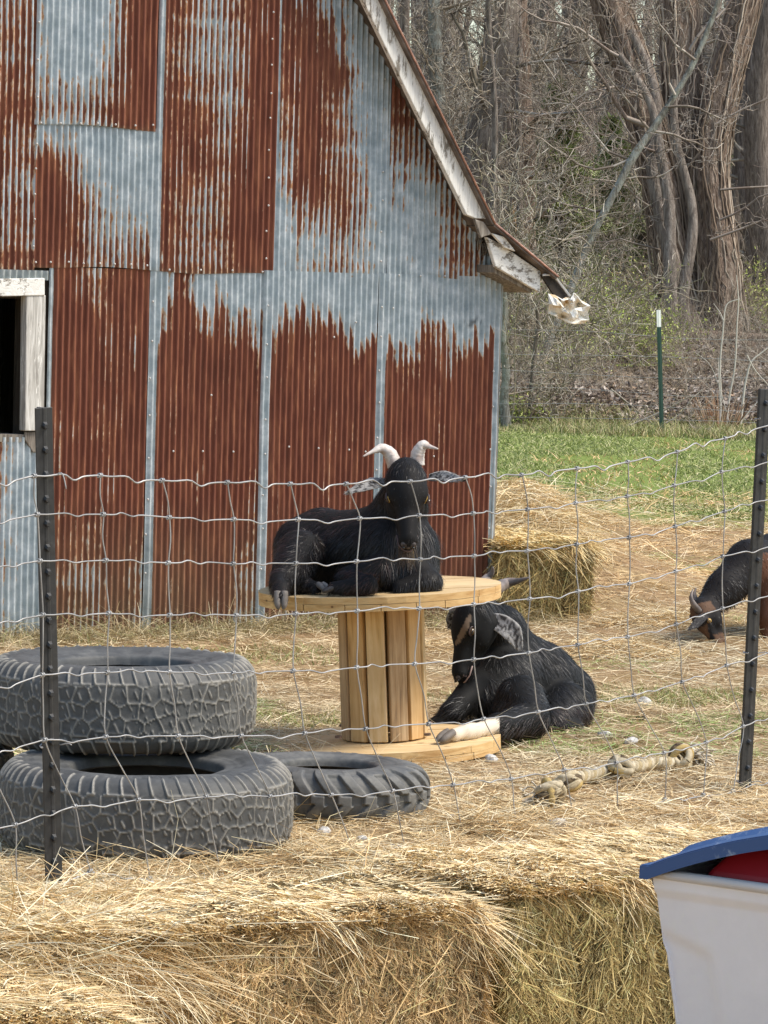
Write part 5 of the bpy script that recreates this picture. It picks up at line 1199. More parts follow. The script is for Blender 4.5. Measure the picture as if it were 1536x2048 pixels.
def lock(par, c, d, n, L_, spread, colr, seed, name, w=.0016):
    q = np.random.RandomState(seed); C = np.array(colr)[q.randint(0, len(colr), n)]*q.uniform(.7, 1.3, n)[:, None]
    Vv, Ff, Cc = ribbons(np.array(c)+q.normal(size=(n, 3))*spread, unit(np.array(d)+q.normal(size=(n, 3))*.2), q.uniform(.5, 1.1, n)*L_, w, np.stack([q.normal(size=n)*.15, q.normal(size=n)*.15, -.2+q.normal(size=n)*.1], 1), 3, .8, None, C); mesh(name, Vv, Ff, M_FUR, par, True, cols=Cc)
lock(g1, hp(hd1, F1, (.165, 0, -.07), S1), (0, -.1, -1), 240, .075, np.array([.012, .012, .01]), [(.08, .045, .03), (.03, .02, .018), (.05, .035, .02)], 4, 'beard')
lock(g1, P(822, 1100, 11.93), (0, -.05, -1), 60, .05, np.array([.008, .006, .012]), [(.22, .16, .09)], 5, 'beard')

# ---------------- goat lying behind the spool
SC2 = 1/563.
g2 = thing('goat', 'black goat with speckled ears and one white forefoot lying on the hay beside the spool', 'goat', tuple(G(1050, 1470)))
hd2 = P(950, 1226, 12.70); F2 = frame((-.30, -.28, -.91), (-.90, -.20, .35)); S2 = 1.15
legs2 = [(J(955, 1375, 12.72), J(905, 1425, 12.58), 36, 24), (J(905, 1425, 12.58), J(872, 1450, 12.56), 21, 14), (J(872, 1450, 12.56), J(905, 1462, 12.52), 14, 12),
 (J(1040, 1400, 12.55), J(1060, 1440, 12.42), 50, 40), (J(1060, 1440, 12.42), J(1000, 1452, 12.24), 36, 25), (J(1000, 1450, 12.24), J(945, 1462, 12.10), 20, 12), (J(945, 1462, 12.10), J(932, 1464, 12.07), 15, 15), (J(930, 1462, 12.07), J(908, 1470, 12.02), 11, 13),
 (J(1130, 1420, 12.85), J(1100, 1450, 12.70), 58, 34), (J(1100, 1452, 12.7), J(1150, 1458, 12.72), 24, 20)]
parts2 = [(J(1020, 1350, 12.90), J(1068, 1368, 13.0), 80, 86), (J(1068, 1368, 13.0), J(1122, 1392, 13.1), 86, 72), (J(1005, 1365, 12.80), J(985, 1395, 12.72), 66, 50),
 (J(1026, 1315, 12.95), J(1000, 1262, 12.90), 62, 48), (J(1000, 1262, 12.90), J(965, 1232, 12.78), 48, 40)]
def floorz2(Q): return gz(Q[..., 0], Q[..., 1])
FL2 = float(gz(.4, 12.8))
def body2(Q):
    d = None
    for a, b, ra, rb in parts2:
        e = sd_cap(Q, a, b, ra*SC2, rb*SC2); d = e if d is None else smin(d, e, .05)
    d = smin(d, head_sdf(Q, hd2, F2, S2), .03)
    l = None
    for a, b, ra, rb in legs2:
        e = sd_cap(Q, a, b, ra*SC2, rb*SC2); l = e if l is None else smin(l, e, .022)
    d = smin(d, l, .03)
    return np.maximum(d, (FL2+.004)-Q[..., 2])
whitef2 = lambda V: ((V[:, 1] < 12.20)&(V[:, 0] < .42)&(V[:, 2] < .2))
def patch2(Pt):
    hq = ((Pt-hd2)@F2.T)/S2; return (((hq[:, 0]-.070)/.050)**2+((hq[:, 2]-.028)/.0085)**2 < 1)&(hq[:, 1]*np.sign(F2[1]@np.array([0, -1, 0])) > .010)
def col2(V):
    c = np.tile((.006, .006, .006), (len(V), 1)); c[patch2(V)] = (.17, .125, .09); c[whitef2(V)] = (.66, .58, .47); return c
V2, Q2, _ = build_body(g2, body2, (.10, 11.85, FL2-.02), (.95, 13.35, .66), .006, col2)
def isface2(Pt):
    hq = ((Pt-hd2)@F2.T)/S2; return (hq[:, 0] > -.01)&(hq[:, 0] < .26)&(np.abs(hq[:, 1]) < .08)&(np.abs(hq[:, 2]) < .10)
def flow2(Pt, Nn):
    D = np.tile([.30, .1, -.85], (len(Pt), 1)); f = isface2(Pt); D[f] = F2[0]
    lg = (Pt[:, 2] < FL2+.14)&(Pt[:, 1] < 12.6); D[lg] = [-.85, -.3, -.35]; return D
def len2(Pt, Nn):
    L = np.full(len(Pt), .040); f = isface2(Pt); L[f] = .007; L[whitef2(Pt)] = .020; L[(Pt[:, 2] < FL2+.05)] *= .5; return L
tanc = hp(hd2, F2, (.045, .053, .045), S2)
def colf2(Pt, Nn, q):
    n = len(Pt); c = blackcol(lambda a, b: .35*((a[:, 2] < FL2+.10)&(a[:, 0] > .4)))(Pt, Nn, q)
    hi_ = (q.rand(n) < .10); c[hi_] = c[hi_]*0+np.array([.075, .072, .072])*q.uniform(.6, 1.3, hi_.sum())[:, None]
    hq = ((Pt-hd2)@F2.T)/S2; t = patch2(Pt); c[t] = np.array([.22, .165, .12])*q.uniform(.6, 1.2, t.sum())[:, None]
    t = (hq[:, 0] > .165)&(hq[:, 0] < .215)&(hq[:, 2] < -.022)&isface2(Pt); c[t] = np.array([.26, .18, .15])*q.uniform(.6, 1.2, t.sum())[:, None]
    w_ = whitef2(Pt); c[w_] = np.array([.74, .66, .55])*q.uniform(.75, 1.15, w_.sum())[:, None]; return c
m2 = lambda Pt, Nn: (np.linalg.norm((Pt-hp(hd2, F2, (.069, .055, .004), S2)), axis=1) > .018)&(np.linalg.norm((Pt-hp(hd2, F2, (.069, -.055, .004), S2)), axis=1) > .018)&(np.linalg.norm((Pt-hp(hd2, F2, (.212, 0, -.03), S2)), axis=1) > .030)
fur(V2, Q2, 60000, flow2, len2, colf2, .0014, .10, 'fur', g2, m2, 13, curl=.10)
M_EYE2 = NM('dark_amber_eye', .2, .5); M_EYE2.base((.07, .045, .02)); M_EYE2 = M_EYE2.m
add_eyes(g2, hd2, F2, S2, M_EYE2); muzzle(g2, hd2, F2, S2, M_PAD, m_plain('pale_lip', (.34, .24, .215), .5, .4))
m_ = MB()
for sg in (1, -1): m_.ball(hp(hd2, F2, (.2215, sg*.0135, -.0165), S2), .0055, 0, 8, 6)
m_.build('nostrils', M_PUPIL, g2, True)
horn(g2, [P(968, 1205, 12.76), P(985, 1182, 12.85), P(1012, 1167, 12.95), P(1036, 1162, 12.92), P(1058, 1155, 12.88)], np.array([19, 17, 13, 7, 1.5])*SC2, M_HORND, .85)
horn(g2, [P(945, 1205, 12.80), P(955, 1180, 12.95), P(972, 1158, 13.08), P(984, 1146, 13.08), P(986, 1134, 13.06)], np.array([16, 14, 10, 6, 1.5])*SC2, M_HORND, .85)
ear(g2, [P(980, 1238, 12.68), P(1002, 1248, 12.66), P(1024, 1266, 12.64), P(1040, 1298, 12.64)], np.array([12, 20, 21, 5])*SC2, (.12, -.95, .3), .52, 25, thick=.008)
ear(g2, [P(925, 1215, 12.86), P(912, 1225, 12.92), P(904, 1240, 12.95), P(900, 1255, 12.97)], np.array([8, 14, 12, 4])*SC2, (0, -.9, .3), .5, 26)
hoof(g2, P(896, 1469, 11.99), (-.7, -.7, -.22), 1.25, M_HOOF); hoof(g2, P(905, 1470, 12.40), (.9, -.2, -.1), .9, M_HOOFD)
# ---------------- grazing goat at the right edge
SC3 = 1/436.
g3 = thing('goat', 'black and tan horned goat with its head down grazing, cut off by the right edge', 'goat', tuple(G(1560, 1320)))
hd3 = P(1403, 1222, 16.28); F3 = frame((.36, -.32, -.88), (-.85, -.1, .3)); S3 = .92
d3_ = 16.6
legs3 = [(J(1540, 1165, 16.5), J(1532, 1235, 16.45), 30, 17), (J(1532, 1235, 16.45), J(1531, 1290, 16.45), 14, 11), (J(1531, 1290, 16.45), J(1529, 1318, 16.42), 11, 10),
 (J(1548, 1165, 16.85), J(1558, 1235, 16.9), 30, 16), (J(1558, 1235, 16.9), J(1560, 1300, 16.9), 13, 10),
 (J(1740, 1150, 16.75), J(1722, 1220, 16.7), 40, 22), (J(1722, 1220, 16.7), J(1750, 1262, 16.7), 18, 12), (J(1750, 1262, 16.7), J(1744, 1322, 16.68), 11, 10),
 (J(1740, 1150, 17.0), J(1735, 1215, 17.05), 40, 20), (J(1735, 1215, 17.05), J(1762, 1250, 17.05), 16, 11), (J(1762, 1250, 17.05), J(1757, 1308, 17.05), 11, 10)]
parts3 = [(J(1560, 1130, 16.7), J(1650, 1135, 16.8), 64, 70), (J(1650, 1135, 16.8), J(1735, 1120, 16.88), 70, 56),
 (J(1545, 1125, 16.68), J(1500, 1128, 16.55), 56, 44), (J(1500, 1130, 16.55), J(1448, 1178, 16.42), 50, 34), (J(1448, 1178, 16.42), J(1415, 1212, 16.34), 34, 26)]
def body3(Q):
    d = None
    for a, b, ra, rb in parts3:
        e = sd_cap(Q, a, b, ra*SC3, rb*SC3); d = e if d is None else smin(d, e, .05)
    d = smin(d, head_sdf(Q, hd3, F3, S3), .03); l = None
    for a, b, ra, rb in legs3:
        e = sd_cap(Q, a, b, ra*SC3, rb*SC3); l = e if l is None else smin(l, e, .015)
    return smin(d, l, .04)
def tan3(Pt):
    hq = ((Pt-hd3)@F3.T)/S3; h_ = (np.abs(hq[:, 1]) < .09)&(hq[:, 0] > -.03)&(hq[:, 0] < .26)&(np.abs(hq[:, 2]) < .1)
    t = h_&(((hq[:, 2] > .018)&(hq[:, 0] < .15)&(noise(hq[:, 0]*30, hq[:, 2]*30) > .48))|((hq[:, 0] > .14)&(hq[:, 2] < .0)&(hq[:, 0] < .2))|((hq[:, 0] < .03)&(hq[:, 2] < .02)&(hq[:, 2] > -.05)))
    x0 = P(1508, 1150, 16.6)[0]; zl = lambda y_: 1.56-(y_-612)/436.; b = (Pt[:, 0] > x0)&(((Pt[:, 2] < zl(1112))&(Pt[:, 0] < P(1585, 1150, 16.6)[0]))|(Pt[:, 2] < zl(1225))); return t, b, h_
def col3(V):
    c = np.tile((.012, .010, .010), (len(V), 1)); t, b, _ = tan3(V); c[t] = (.11, .06, .035); c[b] = (.10, .042, .022); return c
V3, Q3, _ = build_body(g3, body3, (P(1370, 1200, 16.2)[0], 16.0, -.02), (P(1800, 1200, 17.1)[0], 17.25, .72), .0085, col3)
def flow3(Pt, Nn):
    D = np.tile([.6, .1, -.7], (len(Pt), 1)); f = tan3(Pt)[2]; D[f] = F3[0]; return D
def colf3(Pt, Nn, q):
    c = blackcol()(Pt, Nn, q); t, b, _ = tan3(Pt); u_ = q.uniform(.7, 1.3, len(Pt))[:, None]; t = t&(q.rand(len(Pt)) < .62); c = np.where(t[:, None], np.array([[.15, .08, .042]])*u_, c); return np.where(b[:, None], np.array([[.11, .045, .024]])*u_, c)
fur(V3, Q3, 18000, flow3, lambda a, b: np.where(tan3(a)[2], .010, .022), colf3, .0028, .15, 'fur', g3, None, 23)
add_eyes(g3, hd3, F3, S3)
horn(g3, [P(1398, 1222, 16.24), P(1387, 1208, 16.22), P(1382, 1194, 16.22), P(1386, 1178, 16.24)], np.array([8.5, 7, 4.5, 1])*SC3, M_HORND, .8)
horn(g3, [P(1402, 1216, 16.42), P(1393, 1203, 16.44), P(1389, 1190, 16.45), P(1392, 1176, 16.46)], np.array([10, 8, 5, 1.2])*SC3, M_HORND, .8)
ear(g3, [P(1412, 1230, 16.20), P(1402, 1238, 16.14), P(1390, 1250, 16.1), P(1378, 1258, 16.06)], np.array([5, 9, 8, 2])*SC3, (.2, -.8, .5), .25, 33)
ear(g3, [P(1408, 1215, 16.40), P(1398, 1222, 16.46), P(1388, 1228, 16.5), P(1382, 1232, 16.52)], np.array([4, 8, 7, 2])*SC3, (0, -.8, .5), .2, 34)
for jx, jy, jd in ((1529, 1322, 16.40), (1560, 1304, 16.88), (1744, 1326, 16.66), (1757, 1312, 17.03)):
    hoof(g3, P(jx, jy, jd), (-.8, -.5, -.35), 1.0, M_HOOFD)
m_ = MB(); m_.tube([P(1785, 1085, 16.9), P(1800, 1085, 16.92), P(1812, 1105, 16.92)], [.022, .016, .008], 8); m_.build('tail', M_HOOFD, g3, True)
# ============================================================ WOODED BANK
def foot(x, y):
    """where the sight line to a pixel meets the rising ground"""
    v = ray(x, y); v = v/v[1]
    for d in np.arange(42.0, 240, .25):
        p = CAM+v*d
        if gz(p[0], p[1]) >= p[2]: return np.array([p[0], p[1], float(gz(p[0], p[1]))])
    p = CAM+v*90; return np.array([p[0], p[1], float(gz(p[0], p[1]))])
def m_bark(name, c1, c2, c3, sc=14, lich=None, moss=0):
    k = NM(name, .95, .08); n1 = k.noise(k.coord('Object', (sc, sc, sc*.16)), 1.4, 7, .68, .8)
    c = k.ramp(n1, [(.32, c1), (.5, c2), (.66, c3)])
    if lich is not None: c = k.mix(k.ramp(k.noise(k.coord('Object'), 7, 6, .75), [(.50, 0), (.56, .85)]), c, lich)
    k.base(c); k.bump(n1, 1.0, .05); return k.m
M_BARK = m_bark('grey_brown_bark', (.09, .072, .06), (.23, .19, .16), (.38, .33, .285))
M_BARKR = m_bark('furrowed_reddish_bark', (.07, .048, .036), (.26, .19, .145), (.44, .35, .28), 20)
M_BARKL = m_bark('lichen_bark', (.10, .09, .075), (.26, .24, .20), (.42, .41, .37), 14, (.38, .39, .345))
M_SNAG = m_bark('splintered_pale_wood', (.22, .13, .07), (.48, .33, .19), (.62, .48, .32), 20)
TWC = [(.37, .325, .26), (.26, .225, .175), (.48, .43, .36), (.15, .125, .10), (.36, .29, .215)]
def grow(q, p, d, L, r_, lvl, out, droop=0.0, kids=(5, 5, 4, 0), wander=.16):
    """collect sticks of one branch and its offspring"""
    n = [7, 6, 5, 4][min(lvl, 3)]; st = L/n; nodes = [p]; rr_ = [r_]
    for i in range(n):
        d = unit(d+q.normal(size=3)*wander*(1+.35*lvl)+np.array([0, 0, .05-droop])); p2 = p+d*st; r2 = r_*(1-(i+1)/n*.72)
        out.append((p, p2, rr_[-1], r2)); p = p2; nodes.append(p); rr_.append(r2)
    if lvl >= 3: return
    for k_ in range(kids[lvl]):
        t = q.uniform(.18, .98); i = min(int(t*n), n-1); b = nodes[i]+(nodes[i+1]-nodes[i])*(t*n-i); a = q.uniform(.5, 1.25)
        ax = unit(q.normal(size=3)); dd = unit(d*math.cos(a)+unit(np.cross(d, ax))*math.sin(a)); grow(q, b, dd, L*q.uniform(.42, .68), rr_[i]*q.uniform(.42, .62), lvl+1, out, droop, kids, wander)
def sticks(out, name, parent, seed, cols=TWC, minr=.0022, k=3):
    q = np.random.RandomState(seed); A = np.array([o[0] for o in out]); B = np.array([o[1] for o in out]); ra = np.maximum([o[2] for o in out], minr); rb = np.maximum([o[3] for o in out], minr)
    V, Fs = prisms(A, B, ra, rb, k); C = np.array(cols)[q.randint(0, len(cols), len(A))]*q.uniform(.75, 1.3, len(A))[:, None]
    return mesh(name, V, Fs, M_TWIG, parent, cols=np.repeat(C, 2*k, axis=0))
def trunk_mesh(name, pts, rad, mat, parent, k=12, seed=0, n=40, rough=.12):
    c = spline(pts, n); r_ = np.interp(np.linspace(0, 1, n), np.linspace(0, 1, len(rad)), rad)
    V, Fs = tube_arr(c, r_, k); cc = np.repeat(c, k, axis=0); th = np.tile(np.arange(k), n)
    f = 1+rough*(fbm(th*.9+seed, cc[:, 2]*2.2, 0, seed, 3)-.5)*2; V = cc+(V-cc)*f[:, None]
    return mesh(name, V, Fs, mat, parent, True)
def bare_tree(name, label, base, top, r0, seed, mat=M_BARK, nb=16, Lb=2.2, group=None, z0=.15, minr=.004, kids=(5, 4, 3, 0), droop=0.0, bend=None, r1=.55):
    q = np.random.RandomState(seed); base, top = np.array(base, float), np.array(top, float); root = thing(name, label, 'tree', tuple(base), group)
    H = np.linalg.norm(top-base); mids = [base-np.array([0, 0, .3])]
    if bend is None: bend = [base+(top-base)*t+q.normal(size=3)*np.array([1, 1, 0])*H*.012 for t in (.2, .4, .6, .8)]
    pts = mids+[base]+list(bend)+[top]
    c = spline(pts, 40)
    trunk_mesh('trunk', pts, [r0*1.6, r0*1.25]+list(np.linspace(r0, r0*r1, len(pts)-2)), mat, root, 12, seed)
    out = []
    for i in range(nb):
        t = q.uniform(z0, 1); b = c[int(t*39)]; a = q.rand()*6.28; d = unit(np.array([math.cos(a), math.sin(a), q.uniform(-.1, .9)])); grow(q, b, d, Lb*q.uniform(.5, 1.2)*(1.15-.4*t), r0*q.uniform(.12, .28), 0, out, droop, kids)
    sticks(out, 'crown', root, seed, minr=minr)
    return root
GRP = 'leafless trees crowding the wooded bank'; LBL = 'bare leafless tree among the many crowding the wooded bank behind the pasture'
tmpl = []
for i in range(7):
    h = [13, 16, 11, 9, 15, 12, 7][i]; r0 = [.16, .24, .11, .07, .19, .13, .05][i]
    q = np.random.RandomState(300+i)
    tmpl.append(bare_tree('bare_tree', LBL, (0, 0, 0), (q.normal()*.7, q.normal()*.7, h), r0, 300+i, M_BARK, [20, 22, 20, 18, 22, 20, 16][i], [2.6, 3.0, 2.2, 1.8, 2.8, 2.4, 1.5][i], GRP, .05, .0042, (3, 3, 3, 0)))
q = np.random.RandomState(99); placed = []; tries = 0
used = [False]*len(tmpl)
dBig = foot(1400, 668)[1]; print('dB', dBig)
while len(placed) < 84 and tries < 20000:
    tries += 1
    d = 50+88*q.rand(); x = q.uniform(-.012, .128)*d+q.uniform(-1.0, 1.6)
    if d > 140 and q.rand() < .2: continue
    if any((x-a)**2+(d-b)**2 < (1.0+.006*d)**2 for a, b in placed): continue
    if .018 < x/d < .062 and d > 75 and q.rand() < .45: continue
    if d < dBig+3 and .052 < x/d < .112: continue       # the big many-stemmed tree stands here
    if d < 60 and q.rand() < .6: continue
    if .060 < x/d+.012 < .080 and d < 75 and q.rand() < .7: continue
    placed.append((x, d)); i = q.randint(0, 7)
    if d < 54: i = q.choice([3, 6, 6])
    o = tmpl[i] if not used[i] else copy_thing(tmpl[i]); used[i] = True
    o.location = (x, d, float(gz(x, d))-.05); o.rotation_euler[2] = q.rand()*6.28; s_ = q.uniform(.8, 1.25); o.scale = (s_, s_, s_*q.uniform(.95, 1.2))
# a few beyond both sides for other viewpoints
for j in range(60):
    d = q.uniform(50, 120); x = (-1 if j % 2 else 1)*q.uniform(.14, .34)*d; o = copy_thing(tmpl[q.randint(0, 6)]); o.location = (x, d, float(gz(x, d))-.05); o.rotation_euler[2] = q.rand()*6.28

# --- the big many-stemmed tree with vines
bt = foot(1400, 668); dB = bt[1]; SB = F/dB
big = thing('multi_stem_tree', 'massive clump of furrowed reddish trunks fanning upwards, hung with vines', 'tree', tuple(bt))
stems = [([(1382, 672), (1362, 600), (1338, 480), (1318, 360), (1290, 240), (1262, 130), (1225, 20), (1180, -120)], [60, 42, 36, 37, 38, 37, 36, 30], 0.15),
 ([(1408, 672), (1396, 560), (1380, 430), (1372, 300), (1366, 180), (1360, 60), (1350, -120)], [64, 46, 36, 36, 38, 37, 32], .5),
 ([(1446, 670), (1440, 560), (1430, 440), (1422, 330), (1436, 220), (1462, 110), (1490, 0), (1520, -120)], [52, 40, 34, 32, 32, 31, 30, 24], .0),
 ([(1362, 640), (1348, 540), (1322, 430), (1305, 330), (1312, 230), (1300, 150), (1262, 60)], [20, 16, 15, 13, 12, 10, 8], -.9),
 ([(1345, 700), (1340, 560), (1338, 420), (1320, 300), (1298, 200), (1240, 110)], [15, 13, 12, 10, 8, 6], -1.4),
 ([(1352, 690), (1370, 560), (1385, 430), (1352, 280), (1345, 160)], [14, 12, 10, 9, 7], -1.3)]
q = np.random.RandomState(5)
def snap(p):  # keep roots in the ground
    p[2] = min(p[2], float(gz(p[0], p[1]))); return p
for i, (pp, rad, dy) in enumerate(stems):
    pts = [P(x, y, dB+dy+.15*j) for j, (x, y) in enumerate(pp)]; pts = [snap(pts[0]-np.array([0, 0, .5]))]+pts; rad = np.array([rad[0]*1.15]+rad)/SB
    trunk_mesh('stem', pts, rad, M_BARKR if i < 3 else M_BARK, big, 48 if i < 3 else 14, 40+i, 150 if i < 3 else 60, .20 if i < 3 else .12)
    if i < 3:
        VV, FF, CC, n_ = [], [], [], 0
        c = spline(pts, 60); rr_ = np.interp(np.linspace(0, 1, 60), np.linspace(0, 1, len(rad)), rad)
        for v_ in range(64):      # vines and raised bark ribs running up the stem
            a0 = q.uniform(0, 2*math.pi); t0, t1 = sorted(q.uniform(0, 1, 2)); t1 = min(1, t0+max(.25, t1-t0)); ts = np.linspace(t0, t1, 30); idx = ts*59
            cx_ = np.stack([np.interp(idx, range(60), c[:, k_]) for k_ in range(3)], 1); rr2 = np.interp(idx, range(60), rr_); a = a0+np.cumsum(q.normal(size=30)*.07); off = 1.0+.10*q.rand()+np.abs(np.cumsum(q.normal(size=30)*.02))
            p_ = cx_+np.stack([np.cos(a), np.sin(a), 0*a], 1)*(rr2*off)[:, None]; vr = q.choice([.006, .009, .013, .018])
            v__, f__ = tube_arr(p_, vr, 4); VV.append(v__); FF.append(f__+n_); n_ += len(v__); CC.append(np.tile(np.array([(.38, .30, .235), (.29, .22, .165), (.20, .15, .11), (.46, .38, .30)][q.randint(4)])*q.uniform(.8, 1.2), (len(v__), 1)))
        tag(mesh('vines', np.concatenate(VV), np.concatenate(FF), M_TWIG, big, True, cols=np.concatenate(CC)), kind='stuff')
out = []
for (x, y, dx, dz, L, r_) in ((1290, 250, -1, .35, 2.3, .045), (1300, 200, -1, .15, 2.0, .03), (1420, 480, 1, .15, 1.9, .022), (1440, 380, 1, .0, 1.6, .02), (1345, 300, -.9, -.2, 1.8, .022), (1320, 420, -1, .1, 1.8, .02), (1440, 440, 1, .3, 1.6, .02), (1250, 120, -1, .3, 2, .03), (1380, 100, .3, 1, 1.5, .03), (1360, 350, .8, .5, 1.6, .02), (1320, 500, -1, .5, 1.6, .016), (1430, 250, 1, .4, 1.8, .02), (1300, 330, -1, .6, 1.7, .02)):
    grow(q, P(x, y, dB-.5), unit(np.array([dx, -.3, dz])), L, r_, 0, out, .0, (4, 3, 3, 0), .2)
sticks(out, 'branches', big, 8, [(.30, .25, .21), (.22, .17, .14), (.36, .30, .25)], .0045, 4)
# --- diagonal leaning lichen-covered tree
lp = [(1078, 742), (1110, 655), (1145, 570), (1180, 480), (1230, 385), (1270, 310), (1312, 250), (1350, 190), (1390, 120), (1430, 20), (1460, -80)]
bl_ = foot(1078, 760); dl = min(bl_[1], dB-1.5)
ldep = [dl+.05*i for i in range(len(lp))]
pts = [np.array([P(1070, 765, dl)[0], dl, float(gz(P(1070, 765, dl)[0], dl))-.2])]+[P(x, y, d_) for (x, y), d_ in zip(lp, ldep)]
lean = thing('leaning_tree', 'slender grey lichen-covered tree leaning diagonally in front of the massive trunks', 'tree', tuple(pts[0]))
trunk_mesh('trunk', pts, np.array([9.5, 8.5, 8, 7.5, 7.2, 7.2, 8.5, 6.8, 6, 5.5, 5, 4])*dl/F, M_BARKL, lean, 12, 71, 90, .3)
out = []
for (x, y, dx, dz, L) in ((1260, 320, -1, .05, 2.2), (1262, 318, -.9, -.35, 1.9), (1300, 262, 1, .1, 1.2), (1330, 215, 1, .3, 1.1), (1350, 190, -.3, 1, 1.3), (1300, 260, -.7, .7, 1.2), (1185, 470, -1, .3, 1.0), (1210, 420, -1, -.1, 1.1), (1240, 365, .8, .4, .9), (1390, 120, -.6, .8, 1.2)):
    grow(q, P(x, y, dl+.3), unit(np.array([dx, -.15, dz])), L, .020, 0, out, .0, (4, 3, 3, 0), .2)
sticks(out, 'branches', lean, 9, [(.38, .33, .28), (.27, .22, .18), (.20, .16, .13)], .0045, 4)
# --- single trunks one can tell apart
for (label, x0, y0, x1, y1, rp_, mat, nb, seed) in (
    ('grey upright trunk just right of the barn roof edge', 905, 640, 868, -60, 17, M_BARKL, 16, 201),
    ('faint thick brown trunk between the barn roof and the leaning tree', 1052, 600, 1030, -60, 30, M_BARKR, 14, 202),
    ('slim brown trunk beside the broken snag', 1000, 560, 985, -60, 16, M_BARK, 16, 203),
    ('straight slim trunk at the right edge behind the massive clump', 1462, 560, 1500, -60, 13, M_BARK, 14, 204),
    ('leaning trunk near the top right corner', 1500, 520, 1545, -60, 15, M_BARK, 12, 205),
    ('thin pole-like tree rising left of the leaning one', 1128, 560, 1140, -60, 7, M_BARK, 18, 206),
    ('young forked tree in front of the evergreen patch', 1048, 560, 1062, -40, 8, M_BARK, 22, 207),
    ('slim dark sapling close to the barn corner', 1058, 850, 1075, 600, 4.5, M_BARK, 12, 208),
    ('thin mossy trunk low beside the barn corner', 1012, 860, 1004, 560, 9, M_BARKL, 12, 209),
    ('pale grey trunk partly hidden by the barn roof', 830, 640, 812, -60, 12, M_BARK, 18, 210)):
    b = foot(x0, y0); d_ = b[1]; t = P(x1, y1, d_); b = np.array([P(x0, y0, d_)[0], d_, float(gz(P(x0, y0, d_)[0], d_))])
    bare_tree('bare_tree', label, b, t, rp_*d_/F, seed, mat, nb, 2.0, None, .1, .0048, (5, 4, 3, 0), r1=.75)
# furrowed trunk leaning along the roof edge
b = foot(995, 560); d_ = b[1]; tp = [P(x, y, d_) for x, y in ((992, 560), (975, 440), (945, 350), (915, 270), (885, 190), (878, 170))]
tr = thing('broken_tree', 'thick furrowed trunk leaning left along the roof edge with a splintered pale top', 'tree', (tp[0][0], d_, tp[0][2]))
trunk_mesh('trunk', [tp[0]-np.array([0, 0, 1.2])]+tp[:-1], np.array([24, 22, 22, 20, 17, 11])*d_/F, M_BARKR, tr, 24, 77, 60, .35)
m_ = MB()
for j in range(9): m_.tube([tp[-2]+q.normal(size=3)*.05-np.array([0, 0, .4]), tp[-2]+q.normal(size=3)*.05, tp[-2]+np.array([-.12, 0, .2])+q.normal(size=3)*.09], [.06, .04, .006], 5)
m_.build('splintered_top', M_SNAG, tr)
for (label, x, y0, y1, r_, ym) in (('tall dead snag with a pale splintered side', 982, 560, 285, 13, 430), ('short broken stump with a raw orange-brown top', 1030, 600, 398, 11, 480)):
    b = foot(x, y0); d_ = b[1]; sn = thing('dead_snag', label, 'tree stump', tuple(b)); f_ = d_/F
    trunk_mesh('trunk', [b-np.array([0, 0, .4]), P(x, y0-40, d_), P(x, ym, d_)], np.array([1.3, 1.1, 1])*r_*f_, M_BARK, sn, 14, 3, 30, .2)
    m_ = MB()
    for j in range(12):
        a = j*.52; o_ = np.array([math.cos(a), math.sin(a), 0])*r_*f_*.55; m_.tube([P(x, ym+12, d_)+o_, P(x, ym-(ym-y1)*.5, d_)+o_*.95, P(x-3, y1+q.uniform(0, 60), d_)+o_*.5], np.array([.5, .42, .05])*r_*f_, 6)
    m_.build('splintered_top', M_SNAG, sn, True)
# --- undergrowth: thin tangled stems as one mass
def brush(n, dmin, dmax, Lm, rr_, seed, cols, name, upz=1.0, spread=.55, x0=-.03, x1=.135):
    q = np.random.RandomState(seed); d = dmin+(dmax-dmin)*q.rand(n)**1.15; x = q.uniform(x0, x1, n)*d+q.uniform(-1, 1, n); z = gz(x, d)
    dens = fbm(x*.6, d*.3, 0, seed, 2) > .42; x, d, z = x[dens], d[dens], z[dens]; n = len(x)
    A = np.stack([x, d, z-.02], 1); D = unit(np.stack([q.normal(size=n)*spread, q.normal(size=n)*spread, np.abs(q.normal(size=n))*.5+upz*.5], 1)); L = q.gamma(4, Lm/4, n); V = []; Fs = []; m = 0; r0 = rr_*q.uniform(.6, 1.5, n)
    C = np.array(cols)[q.randint(0, len(cols), n)]*q.uniform(.7, 1.3, n)[:, None]; K = 4; Cs = []
    for j in range(K):
        B = A+D*(L/K)[:, None]; v_, f_ = prisms(A, B, r0*(1-j/K*.7), r0*(1-(j+1)/K*.7), 3); V.append(v_); Fs.append(f_+m); m += len(v_); Cs.append(np.repeat(C, 6, axis=0))
        # side twigs
        sD = unit(D+q.normal(size=(n, 3))*.8); v_, f_ = prisms(B, B+sD*(L*.28)[:, None], r0*.45, r0*.2, 3); V.append(v_); Fs.append(f_+m); m += len(v_); Cs.append(np.repeat(C*1.1, 6, axis=0))
        A = B; D = unit(D+q.normal(size=(n, 3))*.28-np.array([0, 0, .10]))
    return tag(mesh(name, np.concatenate(V), np.concatenate(Fs), M_TWIG, cols=np.concatenate(Cs)), kind='stuff')
brush(3800, 43.8, 60, .9, .0032, 401, TWC+[(.33, .27, .20)], 'undergrowth')
brush(2600, 60, 110, 2.0, .007, 402, TWC, 'undergrowth', 1.4)
brush(350, 100, 138, 2.5, .012, 403, TWC, 'undergrowth', 1.8)
brush(1400, 43.2, 50, .55, .0035, 404, [(.42, .34, .24), (.33, .26, .18), (.25, .19, .13)], 'dead_stalks', .8, .8)
